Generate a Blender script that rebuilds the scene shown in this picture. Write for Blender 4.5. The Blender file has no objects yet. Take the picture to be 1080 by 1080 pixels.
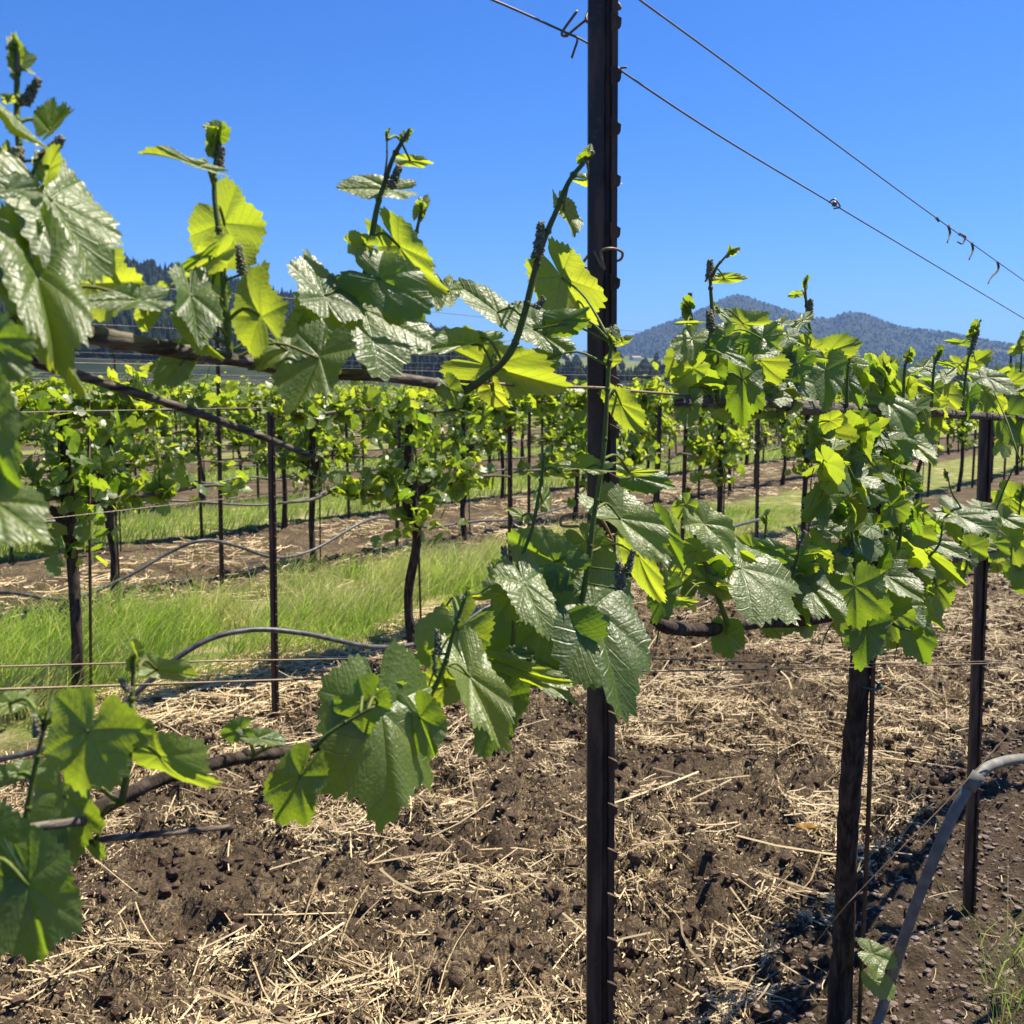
import bpy, math, random
import numpy as np
from mathutils import Vector

R = math.radians
rng = np.random.default_rng(7)
random.seed(7)
sc = bpy.context.scene
col = sc.collection

# ------------------------------------------------------------------ camera, sky, sun, exposure
CAM_H = 1.5
PITCH = math.atan((540 - 412) / 1080)
cam_d = bpy.data.cameras.new('camera')
cam = bpy.data.objects.new('camera', cam_d)
col.objects.link(cam)
cam.location = (0, 0, CAM_H)
cam.rotation_euler = (R(90) - PITCH, 0, 0)
cam_d.sensor_width = 36
cam_d.lens = 36
cam_d.clip_start = 0.05
cam_d.clip_end = 20000
cam_d.dof.use_dof = True
cam_d.dof.focus_distance = 1.7
cam_d.dof.aperture_fstop = 13
sc.camera = cam

SUN_AZ, SUN_EL = R(60), R(61)          # azimuth from +Y towards +X
S = np.array([math.sin(SUN_AZ) * math.cos(SUN_EL), math.cos(SUN_AZ) * math.cos(SUN_EL), math.sin(SUN_EL)])
w = bpy.data.worlds.new('World')
sc.world = w
w.use_nodes = True
wn = w.node_tree.nodes
bg = wn['Background']
sky = wn.new('ShaderNodeTexSky')
sky.sky_type = 'NISHITA'
sky.sun_disc = False
sky.sun_elevation = SUN_EL
sky.sun_rotation = SUN_AZ
sky.altitude = 100
sky.air_density = 1.0
sky.dust_density = 0.7
sky.ozone_density = 3.0
hsv = wn.new('ShaderNodeHueSaturation')
hsv.inputs['Saturation'].default_value = 1.3
w.node_tree.links.new(sky.outputs[0], hsv.inputs['Color'])
wb = wn.new('ShaderNodeMix')
wb.data_type = 'RGBA'
wb.blend_type = 'MULTIPLY'
wb.inputs[0].default_value = 1.0
wb.inputs[7].default_value = (0.36, 0.62, 1.00, 1)          # deep clear blue of the day
w.node_tree.links.new(hsv.outputs[0], wb.inputs[6])
w.node_tree.links.new(wb.outputs[2], bg.inputs[0])
bg.inputs[1].default_value = 0.076
sun_d = bpy.data.lights.new('sun', 'SUN')
sun = bpy.data.objects.new('sun', sun_d)
col.objects.link(sun)
sun_d.energy = 5.0
sun_d.angle = R(0.5)
sun_d.color = (1.0, 0.92, 0.77)
sun.rotation_euler = Vector(S).to_track_quat('Z', 'Y').to_euler()
sun.location = (6, 4, 12)
sc.view_settings.view_transform = 'Standard'
sc.view_settings.look = 'None'
sc.view_settings.exposure = 1.16
sc.view_settings.gamma = 1.0
sc.cycles.max_bounces = 8
sc.cycles.transparent_max_bounces = 8
sc.cycles.use_denoising = True

# ------------------------------------------------------------------ coordinates
CP, SP = math.cos(PITCH), math.sin(PITCH)
CR = np.array([1.0, 0, 0]); CU = np.array([0, SP, CP]); CF = np.array([0, CP, -SP])
C0 = np.array([0, 0, CAM_H])
RN = np.array([-0.793, 0.609, 0.0]); RD = np.array([0.609, 0.793, 0.0])   # across / along the vineyard rows
ROW_ROT = math.atan2(0.793, 0.609)

def at(px, py, d):
    return C0 + d * ((px - 540) / 1080 * CR + (540 - py) / 1080 * CU + CF)

def ground(px, py, z=0.0):
    v = (px - 540) / 1080 * CR + (540 - py) / 1080 * CU + CF
    t = (z - CAM_H) / v[2]
    return C0 + t * v

def proj(p):
    q = np.asarray(p) - C0
    d = q @ CF
    return 540 + 1080 * (q @ CR) / d, 540 - 1080 * (q @ CU) / d, d

def rowp(n, u, z=0.0):
    p = RN * n + RD * u
    return np.array([p[0], p[1], z])

def zrow(px):                                   # distance of the nearest row along a line of sight
    return 0.85 / (0.768 - (min(px, 1180) - 540) / 1080)

def nrm(v):
    v = np.asarray(v, float)
    return v / np.maximum(np.linalg.norm(v, axis=-1, keepdims=True), 1e-9)

# value noise
def vnoise(x, y, seed=0):
    xi = np.floor(x).astype(np.int64); yi = np.floor(y).astype(np.int64)
    xf = x - xi; yf = y - yi
    def h(a, b):
        n = (a * 374761393 + b * 668265263 + seed * 974634777) & 0xffffffff
        n = ((n ^ (n >> 13)) * 1274126177) & 0xffffffff
        return ((n ^ (n >> 16)) & 0xffff) / 65535.0
    u = xf * xf * (3 - 2 * xf); v = yf * yf * (3 - 2 * yf)
    return (h(xi, yi) * (1 - u) + h(xi + 1, yi) * u) * (1 - v) + (h(xi, yi + 1) * (1 - u) + h(xi + 1, yi + 1) * u) * v

def fbm(x, y, oct=4, seed=0):
    a, s, t = 0.5, 0, 0
    for i in range(oct):
        s = s + a * vnoise(x, y, seed + i); t += a
        x = x * 2.03 + 11.3; y = y * 2.03 + 5.7; a *= 0.5
    return s / t

# ------------------------------------------------------------------ mesh builder
class MB:
    def __init__(self):
        self.v = []; self.f = []; self.uv = []; self.t = []; self.n = 0
    def add(self, v, faces, uv=None, tint=0.5, mat=0):
        v = np.asarray(v, float).reshape(-1, 3)
        self.v.append(v)
        for f in faces:
            f = np.asarray(f, np.int64)
            if f.size:
                self.f.append((f + self.n, mat))
        self.uv.append(np.zeros((len(v), 2)) if uv is None else np.asarray(uv, float))
        self.t.append(np.full(len(v), tint) if np.isscalar(tint) else np.asarray(tint, float))
        self.n += len(v)
        return self
    def mesh(self, name, mats, origin=(0, 0, 0), smooth=True):
        me = bpy.data.meshes.new(name)
        v = np.concatenate(self.v) - np.asarray(origin, float)
        me.vertices.add(len(v)); me.vertices.foreach_set('co', v.ravel().astype(np.float32))
        loops = np.concatenate([f.ravel() for f, m in self.f])
        tot = np.concatenate([np.full(len(f), f.shape[1]) for f, m in self.f])
        mi = np.concatenate([np.full(len(f), m) for f, m in self.f])
        start = np.concatenate([[0], np.cumsum(tot)[:-1]])
        me.loops.add(len(loops)); me.loops.foreach_set('vertex_index', loops.astype(np.int32))
        me.polygons.add(len(tot))
        me.polygons.foreach_set('loop_start', start.astype(np.int32))
        me.polygons.foreach_set('material_index', mi.astype(np.int32))
        me.polygons.foreach_set('use_smooth', np.full(len(tot), smooth))
        uvl = me.uv_layers.new(name='UVMap')
        uvl.data.foreach_set('uv', np.concatenate(self.uv)[loops].ravel().astype(np.float32))
        a = me.attributes.new('tint', 'FLOAT', 'POINT')
        a.data.foreach_set('value', np.concatenate(self.t).astype(np.float32))
        for m in (mats if isinstance(mats, (list, tuple)) else [mats]):
            me.materials.append(m)
        me.update(calc_edges=True)
        me.validate()
        return me
    def build(self, name, mats, parent=None, origin=(0, 0, 0), smooth=True):
        o = bpy.data.objects.new(name, self.mesh(name, mats, origin, smooth))
        col.objects.link(o)
        if parent is not None:
            o.parent = parent
        else:
            o.location = origin
        return o

def tag(o, label=None, cat=None, group=None, kind=None):
    if label: o['label'] = label
    if cat: o['category'] = cat
    if group: o['group'] = group
    if kind: o['kind'] = kind
    return o

def empty(name, loc, rz=0, label=None, cat=None, group=None):
    o = bpy.data.objects.new(name, None)
    o.empty_display_size = 0.1
    o.location = loc; o.rotation_euler = (0, 0, rz)
    col.objects.link(o)
    return tag(o, label, cat, group)

def smooth_path(pts, rad, n=6):
    pts = np.asarray(pts, float)
    rad = np.full(len(pts), rad, float) if np.isscalar(rad) else np.asarray(rad, float)
    if len(pts) < 3:
        t = np.linspace(0, 1, n + 1)
        return pts[0] + t[:, None] * (pts[-1] - pts[0]), rad[0] + t * (rad[-1] - rad[0])
    P = np.vstack([2 * pts[0] - pts[1], pts, 2 * pts[-1] - pts[-2]])
    out, ro = [], []
    for i in range(1, len(P) - 2):
        for t in np.arange(n) / n:
            a, b, c, d = P[i - 1], P[i], P[i + 1], P[i + 2]
            out.append(0.5 * (2 * b + (c - a) * t + (2 * a - 5 * b + 4 * c - d) * t * t + (3 * b - a - 3 * c + d) * t ** 3))
            ro.append(rad[i - 1] + (rad[i] - rad[i - 1]) * t)
    out.append(pts[-1]); ro.append(rad[-1])
    return np.array(out), np.array(ro)

def tube(mb, pts, rad, sides=8, n=6, rough=0.0, mat=0, tint=0.5, cap=True, smoothp=True):
    if smoothp:
        P, r = smooth_path(pts, rad, n)
    else:
        P = np.asarray(pts, float); r = np.full(len(P), rad, float) if np.isscalar(rad) else np.asarray(rad, float)
    T = nrm(np.gradient(P, axis=0))
    ref = np.array([0.0, 0, 1]) if abs(T[0][2]) < 0.8 else np.array([1.0, 0, 0])
    a = nrm(np.cross(T[0], ref)); V = []
    th = np.arange(sides) / sides * 2 * math.pi
    rs = 1 + rough * (rng.random(sides) - 0.5) if rough else np.ones(sides)
    for i in range(len(P)):
        a = nrm(a - T[i] * (a @ T[i])); b = np.cross(T[i], a)
        if rough:
            rs = 0.6 * rs + 0.4 * (1 + rough * (rng.random(sides) - 0.5) * 1.6)
        V.append(P[i] + r[i] * rs[:, None] * (np.cos(th)[:, None] * a + np.sin(th)[:, None] * b))
    V = np.concatenate(V); m = len(P)
    i = np.arange(m - 1)[:, None] * sides; j = np.arange(sides)[None]
    q = np.stack([i + j, i + (j + 1) % sides, i + sides + (j + 1) % sides, i + sides + j], -1).reshape(-1, 4)
    faces = [q]
    if cap:
        faces += [np.arange(sides)[::-1][None], (np.arange(sides) + (m - 1) * sides)[None]]
    mb.add(V, faces, tint=tint, mat=mat)
    return P

def blob(mb, c, r, seg=6, mat=0, tint=0.5, jit=0.25, axis=(1, 1, 1)):
    th = np.linspace(0, 2 * math.pi, seg, endpoint=False); V = [np.array([0, 0, 1.0])]
    rings = max(2, seg // 2)
    for k in range(1, rings):
        p = math.pi * k / rings
        V += [np.array([math.sin(p) * math.cos(t), math.sin(p) * math.sin(t), math.cos(p)]) for t in th]
    V.append(np.array([0, 0, -1.0])); V = np.array(V)
    V = V * (1 + jit * (rng.random((len(V), 1)) - 0.5)) * np.asarray(axis) * r + np.asarray(c)
    tri = [[0, 1 + j, 1 + (j + 1) % seg] for j in range(seg)]
    b = 1 + (rings - 2) * seg; last = len(V) - 1
    tri += [[last, b + (j + 1) % seg, b + j] for j in range(seg)]
    quads = []
    for k in range(rings - 2):
        s = 1 + k * seg
        quads += [[s + j, s + seg + j, s + seg + (j + 1) % seg, s + (j + 1) % seg] for j in range(seg)]
    mb.add(V, [np.array(tri), np.array(quads).reshape(-1, 4)], tint=tint, mat=mat)

# ------------------------------------------------------------------ materials
class NT:
    def __init__(self, name):
        self.m = bpy.data.materials.new(name); self.m.use_nodes = True
        self.t = self.m.node_tree; self.t.nodes.clear()
        self.out = self.t.nodes.new('ShaderNodeOutputMaterial')
    def set(self, sock, val):
        if isinstance(val, bpy.types.NodeSocket): self.t.links.new(val, sock)
        elif val is not None: sock.default_value = val
    def node(self, typ, props=None, **inp):
        n = self.t.nodes.new(typ)
        for k, v in (props or {}).items(): setattr(n, k, v)
        for k, v in inp.items():
            self.set(n.inputs[int(k[1:])] if k[0] == 'i' and k[1:].isdigit() else n.inputs[k.replace('_', ' ')], v)
        return n
    def math(self, op, a, b=None, c=None):
        n = self.t.nodes.new('ShaderNodeMath'); n.operation = op
        for i, v in enumerate((a, b, c)):
            if v is not None: self.set(n.inputs[i], v)
        return n.outputs[0]
    def step(self, x, lo, hi, a=0.0, b=1.0):
        n = self.t.nodes.new('ShaderNodeMapRange'); n.interpolation_type = 'SMOOTHSTEP'
        for i, v in enumerate((x, lo, hi, a, b)): self.set(n.inputs[i], v)
        return n.outputs[0]
    def mix(self, f, a, b, blend='MIX'):
        n = self.t.nodes.new('ShaderNodeMix'); n.data_type = 'RGBA'; n.blend_type = blend
        self.set(n.inputs[0], f)
        self.set(n.inputs[6], a if isinstance(a, bpy.types.NodeSocket) else (*a, 1))
        self.set(n.inputs[7], b if isinstance(b, bpy.types.NodeSocket) else (*b, 1))
        return n.outputs[2]
    def noise(self, vec, scale, detail=4, rough=0.55, col=False):
        n = self.node('ShaderNodeTexNoise', None, Scale=scale, Detail=detail, Roughness=rough)
        if vec is not None: self.set(n.inputs['Vector'], vec)
        return n.outputs[1 if col else 0]
    def mapping(self, vec, scale=(1, 1, 1), rot=(0, 0, 0)):
        n = self.node('ShaderNodeMapping'); self.set(n.inputs[0], vec)
        n.inputs[2].default_value = rot; n.inputs[3].default_value = scale
        return n.outputs[0]
    def coord(self, which='Object'):
        return self.t.nodes.new('ShaderNodeTexCoord').outputs[which]
    def pos(self):
        return self.t.nodes.new('ShaderNodeNewGeometry').outputs['Position']
    def attr(self, name='tint'):
        n = self.t.nodes.new('ShaderNodeAttribute'); n.attribute_name = name
        return n.outputs['Fac']
    def bump(self, h, strength=0.5, dist=0.01):
        n = self.node('ShaderNodeBump', None, Strength=strength, Distance=dist); self.set(n.inputs['Height'], h)
        return n.outputs[0]
    def bsdf(self, color, rough=0.7, normal=None, spec=0.5, metal=0.0):
        n = self.t.nodes.new('ShaderNodeBsdfPrincipled')
        self.set(n.inputs['Base Color'], color if isinstance(color, bpy.types.NodeSocket) else (*color, 1))
        self.set(n.inputs['Roughness'], rough); self.set(n.inputs['Metallic'], metal)
        self.set(n.inputs['Specular IOR Level'], spec)
        if normal is not None: self.set(n.inputs['Normal'], normal)
        return n.outputs[0]
    def done(self, sh):
        self.t.links.new(sh, self.out.inputs[0]); return self.m

def leaf_material(name, veins=True):
    k = NT(name)
    t = k.attr('tint')
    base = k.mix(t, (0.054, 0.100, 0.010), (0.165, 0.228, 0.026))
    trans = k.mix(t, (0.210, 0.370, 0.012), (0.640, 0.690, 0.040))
    geo = k.t.nodes.new('ShaderNodeNewGeometry')
    base = k.mix(k.math('MULTIPLY', geo.outputs['Backfacing'], 0.45), base, (0.16, 0.22, 0.09))
    ob = k.coord('Object')
    blotch = k.noise(ob, 38, 3)
    base = k.mix(k.step(blotch, 0.35, 0.75, 0, 0.40), base, (0.12, 0.165, 0.03))
    trans = k.mix(k.step(k.noise(ob, 17, 4), 0.40, 0.72, 0, 0.5), trans, (0.40, 0.55, 0.025))
    base = k.mix(k.step(k.noise(ob, 75, 4), 0.68, 0.76, 0, 0.6), base, (0.16, 0.11, 0.035))
    normal = None
    if veins:
        uv = k.t.nodes.new('ShaderNodeSeparateXYZ')
        k.set(uv.inputs[0], k.coord('UV'))
        tt, d = uv.outputs[0], uv.outputs[1]
        prim = k.step(d, 0.004, 0.020, 1, 0)
        s = k.math('SUBTRACT', tt, k.math('MULTIPLY', d, 0.85))
        fr = k.math('FRACT', k.math('MULTIPLY', k.math('ADD', s, k.math('MULTIPLY', k.noise(ob, 30, 2), 0.06)), 6.5))
        tri = k.math('ABSOLUTE', k.math('SUBTRACT', fr, 0.5))
        sec = k.step(tri, 0.0, 0.095, 1, 0)
        fr3 = k.math('FRACT', k.math('MULTIPLY', k.math('ADD', tt, k.math('MULTIPLY', d, 1.7)), 17.0))
        ter = k.math('MULTIPLY', k.step(k.math('ABSOLUTE', k.math('SUBTRACT', fr3, 0.5)), 0.0, 0.14, 1, 0), 0.4)
        vein = k.math('MAXIMUM', prim, k.math('MULTIPLY', k.math('MAXIMUM', sec, k.math('MULTIPLY', ter, 0.6)), 0.75))
        base = k.mix(k.math('MULTIPLY', vein, 0.38), base, (0.20, 0.28, 0.10))
        trans = k.mix(k.math('MULTIPLY', vein, 0.55), trans, (0.16, 0.26, 0.008))
        bulge = k.math('MULTIPLY', k.math('MULTIPLY', tri, tri), -1.0)
        bulge = k.math('ADD', k.math('MULTIPLY', k.step(d, 0, 0.1), k.math('SUBTRACT', 1.0, k.math('MULTIPLY', sec, 1.0))), bulge)
        cell = k.node('ShaderNodeTexVoronoi', None, Scale=260.0); k.set(cell.inputs['Vector'], ob)
        h = k.math('ADD', bulge, k.math('MULTIPLY', cell.outputs[0], 0.6))
        h = k.math('ADD', h, k.math('MULTIPLY', k.noise(ob, 130, 4), 1.05))
        h = k.math('SUBTRACT', h, k.math('MULTIPLY', prim, 0.8))
        normal = k.bump(h, 0.34, 0.0026)
    p = k.bsdf(base, k.step(blotch, 0.3, 0.7, 0.40, 0.52), normal, 0.95)
    tr = k.node('ShaderNodeBsdfTranslucent'); k.set(tr.inputs[0], trans)
    if normal is not None: k.set(tr.inputs[1], k.bump(h, 0.22, 0.002))
    mx = k.node('ShaderNodeMixShader', None, Fac=0.52)
    k.set(mx.inputs[1], p); k.set(mx.inputs[2], tr.outputs[0])
    return k.done(mx.outputs[0])

def bark_material(name, c1, c2, scale=1.0):
    k = NT(name)
    ob = k.coord('Object')
    st = k.mapping(ob, (90 * scale, 90 * scale, 9 * scale))
    n1 = k.noise(st, 1.0, 5, 0.65); n2 = k.noise(ob, 14 * scale, 4)
    c = k.mix(k.step(n1, 0.38, 0.68), c1, c2)
    c = k.mix(k.step(n2, 0.45, 0.75, 0, 0.5), c, (0.10, 0.085, 0.07))
    return k.done(k.bsdf(c, 0.9, k.bump(k.math('ADD', n1, k.math('MULTIPLY', n2, 0.4)), 1.0, 0.006), 0.2))

M = {}
M['leaf'] = leaf_material('vine_leaf')
M['leaf_far'] = leaf_material('vine_leaf_far', False)
M['bark'] = bark_material('vine_bark', (0.020, 0.014, 0.010), (0.085, 0.062, 0.046))
k = NT('cane_bark')
ob = k.coord('Object')
n1 = k.noise(k.mapping(ob, (30, 30, 260)), 1.0, 5, 0.65); n2 = k.noise(ob, 30, 4)
c = k.mix(k.step(n1, 0.40, 0.64), (0.040, 0.028, 0.020), (0.20, 0.165, 0.125))
c = k.mix(k.step(n2, 0.48, 0.72, 0, 0.7), c, (0.075, 0.050, 0.035))
c = k.mix(k.step(k.noise(ob, 9, 3), 0.48, 0.66, 0, 0.55), c, (0.19, 0.165, 0.135))
M['cane'] = k.done(k.bsdf(c, 0.85, k.bump(k.math('ADD', n1, n2), 1.0, 0.004), 0.25))
k = NT('green_shoot')
t = k.attr('tint'); ob = k.coord('Object')
c = k.mix(t, (0.070, 0.105, 0.022), (0.19, 0.26, 0.040))
c = k.mix(k.step(k.noise(ob, 60, 4), 0.5, 0.7, 0, 0.5), c, (0.085, 0.06, 0.03))
c = k.mix(k.step(k.noise(ob, 14, 3), 0.46, 0.62, 0, 0.45), c, (0.15, 0.075, 0.04))
tr = k.node('ShaderNodeBsdfTranslucent'); k.set(tr.inputs[0], (0.26, 0.34, 0.05, 1))
mx = k.node('ShaderNodeMixShader', None, Fac=0.18)
k.set(mx.inputs[1], k.bsdf(c, 0.55, k.bump(k.noise(ob, 300, 3), 0.5, 0.001), 0.25)); k.set(mx.inputs[2], tr.outputs[0])
M['stem'] = k.done(mx.outputs[0])
k = NT('flower_bud')
ob = k.coord('Object'); n = k.noise(ob, 220, 3)
c = k.mix(k.step(n, 0.35, 0.65), (0.105, 0.130, 0.050), (0.26, 0.22, 0.15))
M['bud'] = k.done(k.bsdf(c, 0.8, k.bump(n, 0.6, 0.001), 0.3))
k = NT('woolly_tip')
ob = k.coord('Object'); n = k.noise(ob, 180, 4)
c = k.mix(k.step(n, 0.35, 0.65), (0.13, 0.14, 0.070), (0.34, 0.29, 0.24))
tr = k.node('ShaderNodeBsdfTranslucent'); k.set(tr.inputs[0], (0.42, 0.42, 0.20, 1))
mx = k.node('ShaderNodeMixShader', None, Fac=0.42)
k.set(mx.inputs[1], k.bsdf(c, 0.9, k.bump(n, 0.8, 0.002), 0.2)); k.set(mx.inputs[2], tr.outputs[0])
M['woolly'] = k.done(mx.outputs[0])
k = NT('painted_steel')
ob = k.coord('Object'); n = k.noise(k.mapping(ob, (60, 60, 10)), 1.0, 5); n2 = k.noise(ob, 140, 3)
c = k.mix(k.step(n, 0.42, 0.66), (0.046, 0.028, 0.019), (0.125, 0.068, 0.044))
c = k.mix(k.step(n2, 0.60, 0.72, 0, 0.6), c, (0.12, 0.075, 0.05))
M['steel'] = k.done(k.bsdf(c, k.step(n, 0.3, 0.7, 0.42, 0.62), k.bump(n2, 0.15, 0.001), 0.38))
k = NT('galvanised_wire')
ob = k.coord('Object'); n = k.noise(ob, 25, 3)
M['wire'] = k.done(k.bsdf(k.mix(n, (0.10, 0.075, 0.06), (0.24, 0.20, 0.17)), 0.45, None, 0.5, 0.6))
k = NT('rusty_wire')
ob = k.coord('Object'); n = k.noise(ob, 40, 3)
M['rust'] = k.done(k.bsdf(k.mix(n, (0.10, 0.065, 0.035), (0.30, 0.22, 0.14)), 0.55, None, 0.4, 0.3))
k = NT('black_poly_hose')
ob = k.coord('Object'); n = k.noise(ob, 35, 5)
M['hose'] = k.done(k.bsdf(k.mix(k.step(n, 0.35, 0.75), (0.035, 0.035, 0.038), (0.12, 0.115, 0.11)), 0.5, k.bump(n, 0.1, 0.002), 0.5))
k = NT('grey_poly_pipe')
ob = k.coord('Object'); n = k.noise(ob, 30, 5)
M['pipe'] = k.done(k.bsdf(k.mix(k.step(n, 0.35, 0.75), (0.135, 0.125, 0.108), (0.25, 0.235, 0.20)), 0.6, k.bump(n, 0.15, 0.002), 0.2))
k = NT('green_tie')
M['tie'] = k.done(k.bsdf(k.mix(k.noise(k.coord('Object'), 60, 2), (0.01, 0.06, 0.045), (0.03, 0.14, 0.10)), 0.5))
k = NT('straw')
t = k.attr('tint')
M['straw'] = k.done(k.bsdf(k.mix(t, (0.17, 0.112, 0.050), (0.66, 0.51, 0.28)), 0.6, None, 0.35))
k = NT('grass_blade')
t = k.attr('tint')
p = k.bsdf(k.mix(t, (0.125, 0.235, 0.018), (0.56, 0.49, 0.21)), 0.5, None, 0.4)
tr = k.node('ShaderNodeBsdfTranslucent'); k.set(tr.inputs[0], k.mix(t, (0.36, 0.60, 0.035), (0.64, 0.61, 0.22)))
mx = k.node('ShaderNodeMixShader', None, Fac=0.42); k.set(mx.inputs[1], p); k.set(mx.inputs[2], tr.outputs[0])
M['grass'] = k.done(mx.outputs[0])
k = NT('soil_clod')
ob = k.pos(); n = k.noise(ob, 60, 5, 0.65); t = k.attr('tint')
c = k.mix(k.step(n, 0.3, 0.7), (0.038, 0.025, 0.017), (0.125, 0.084, 0.056))
M['clod'] = k.done(k.bsdf(c, 0.95, k.bump(n, 1.0, 0.01), 0.1))
k = NT('pebble')
ob = k.pos(); n = k.noise(ob, 90, 3); t = k.attr('tint')
c = k.mix(t, (0.070, 0.047, 0.034), (0.27, 0.205, 0.16))
M['pebble'] = k.done(k.bsdf(k.mix(k.step(n, 0.4, 0.7, 0, 0.5), c, (0.10, 0.07, 0.05)), 0.85, k.bump(n, 0.5, 0.004), 0.2))

# ground: tilled and grassed alleys alternate across the rows
k = NT('vineyard_ground')
pos = k.pos()
sx = k.t.nodes.new('ShaderNodeSeparateXYZ'); k.set(sx.inputs[0], pos)
nn = k.math('ADD', k.math('MULTIPLY', sx.outputs[0], -0.793), k.math('MULTIPLY', sx.outputs[1], 0.609))
nn = k.math('ADD', nn, k.math('MULTIPLY', k.math('SUBTRACT', k.noise(pos, 1.6, 4), 0.5), 0.7))
ph = k.math('SUBTRACT', k.math('PINGPONG', k.math('SUBTRACT', nn, 5.05), 2.45), 0.0)
grass_m = k.math('MULTIPLY', k.step(ph, 0.75, 1.05, 1, 0), k.step(nn, 2.6, 3.0))
fine = k.noise(pos, 42, 6, 0.7); mid = k.noise(pos, 7, 5, 0.6); big = k.noise(pos, 1.3, 4)
soil = k.mix(k.step(fine, 0.30, 0.72), (0.030, 0.021, 0.013), (0.122, 0.088, 0.055))
soil = k.mix(k.step(mid, 0.40, 0.70, 0, 0.65), soil, (0.070, 0.050, 0.034))
fib = k.noise(k.mapping(pos, (150, 22, 60), (0, 0, 0.7)), 1.0, 4, 0.7)
fib2 = k.noise(k.mapping(pos, (24, 140, 60), (0, 0, 0.35)), 1.0, 4, 0.7)
fibm = k.math('MAXIMUM', k.step(fib, 0.53, 0.60), k.step(fib2, 0.54, 0.61))
thatch = k.math('MULTIPLY', fibm, k.step(k.noise(pos, 2.6, 4), 0.42, 0.60, 0.10, 0.85))
under = k.step(nn, 0.95, 1.2)
soil = k.mix(k.math('MULTIPLY', thatch, under), soil, (0.33, 0.245, 0.135))
gr = k.mix(k.step(mid, 0.35, 0.7), (0.11, 0.15, 0.030), (0.26, 0.245, 0.085))
gr = k.mix(k.step(k.noise(pos, 3.0, 4), 0.52, 0.66, 0, 0.8), gr, (0.42, 0.34, 0.19))
c = k.mix(grass_m, soil, gr)
hgt = k.math('ADD', fine, k.math('MULTIPLY', mid, 1.5))
M['ground'] = k.done(k.bsdf(c, 0.95, k.bump(hgt, 0.9, 0.03), 0.12))

k = NT('hill_scrub')
pos = k.pos(); n = k.noise(pos, 0.035, 6, 0.65); n2 = k.noise(pos, 0.006, 5)
c = k.mix(k.step(n, 0.40, 0.64), (0.012, 0.020, 0.011), (0.034, 0.043, 0.020))
c = k.mix(k.step(n2, 0.60, 0.68, 0, 0.5), c, (0.09, 0.085, 0.05))
M['hill'] = k.done(k.bsdf(c, 0.95, None, 0.1))
k = NT('hill_meadow')
pos = k.pos(); n = k.noise(pos, 0.02, 6, 0.65); n2 = k.noise(k.mapping(pos, (0.01, 0.16, 0.1)), 1.0, 3)
c = k.mix(k.step(n, 0.35, 0.66), (0.085, 0.115, 0.035), (0.19, 0.19, 0.075))
c = k.mix(k.step(n2, 0.46, 0.6, 0, 0.5), c, (0.06, 0.09, 0.03))
M['meadow'] = k.done(k.bsdf(c, 0.95, None, 0.1))
k = NT('forest_crown')
t = k.attr('tint'); n = k.noise(k.pos(), 0.5, 3)
c = k.mix(t, (0.012, 0.020, 0.011), (0.021, 0.029, 0.014))
M['forest'] = k.done(k.bsdf(c, 0.95, None, 0.1))
k = NT('house_paint'); M['house'] = k.done(k.bsdf(k.mix(k.noise(k.coord(), 3, 2), (0.7, 0.68, 0.64), (0.8, 0.79, 0.76)), 0.7))
k = NT('roof_tile'); M['roof'] = k.done(k.bsdf(k.mix(k.noise(k.coord(), 3, 2), (0.2, 0.15, 0.12), (0.3, 0.24, 0.2)), 0.8))

# ------------------------------------------------------------------ terrain
def axis_lines(lo, hi, step, far_lo, far_hi, g=1.13):
    mid = list(np.arange(lo, hi + 1e-6, step)); a = []; s = step; x = lo
    while x > far_lo:
        s *= g; x -= s; a.append(x)
    b = []; s = step; x = mid[-1]
    while x < far_hi:
        s *= g; x += s; b.append(x)
    return np.array(a[::-1] + mid + b)

def zone_grass(n):
    q = np.abs(((n - 5.05 + 2.45) % 4.9) - 2.45)
    return np.clip((1.05 - q) / 0.3, 0, 1) * np.clip((n - 2.6) / 0.4, 0, 1)

def terrain(x, y):
    n = -0.793 * x + 0.609 * y
    r = np.hypot(x, y)
    g = zone_grass(n + 0.25 * (fbm(x * 1.6, y * 1.6, 2, 3) - 0.5))
    f = np.clip((26 - r) / 18, 0, 1)
    wx = x + 0.05 * fbm(x * 9, y * 9, 2, 90); wy = y + 0.05 * fbm(x * 9 + 40, y * 9, 2, 91)
    cl = np.abs(fbm(wx * 8, wy * 8, 3, 10) - 0.5) * 2
    cl2 = np.abs(fbm(wx * 20, wy * 20, 3, 20) - 0.5) * 2
    soft = fbm(x * 2.2, y * 2.2, 3, 30) - 0.5
    strip = np.clip(1 - np.abs(n - 0.55) / 0.45, 0, 1)
    till = (1 - g) * (1 - 0.5 * strip)
    h = soft * 0.075 * (0.35 + 0.65 * till) + till * ((cl - 0.3) * 0.105 + (cl2 - 0.3) * 0.055) + g * 0.02
    return h * f

GX = axis_lines(-3.4, 3.4, 0.02, -3900, 3900, 1.12)
GY = axis_lines(1.5, 6.2, 0.02, -60, 3900, 1.12)
X, Y = np.meshgrid(GX, GY)
Z = terrain(X, Y)
nx, ny = len(GX), len(GY)
i = np.arange(ny - 1)[:, None] * nx; j = np.arange(nx - 1)[None]
quads = np.stack([i + j, i + j + 1, i + nx + j + 1, i + nx + j], -1).reshape(-1, 4)
mb = MB(); mb.add(np.stack([X, Y, Z], -1).reshape(-1, 3), [quads])
tag(mb.build('ground', M['ground']), kind='structure')

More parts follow.
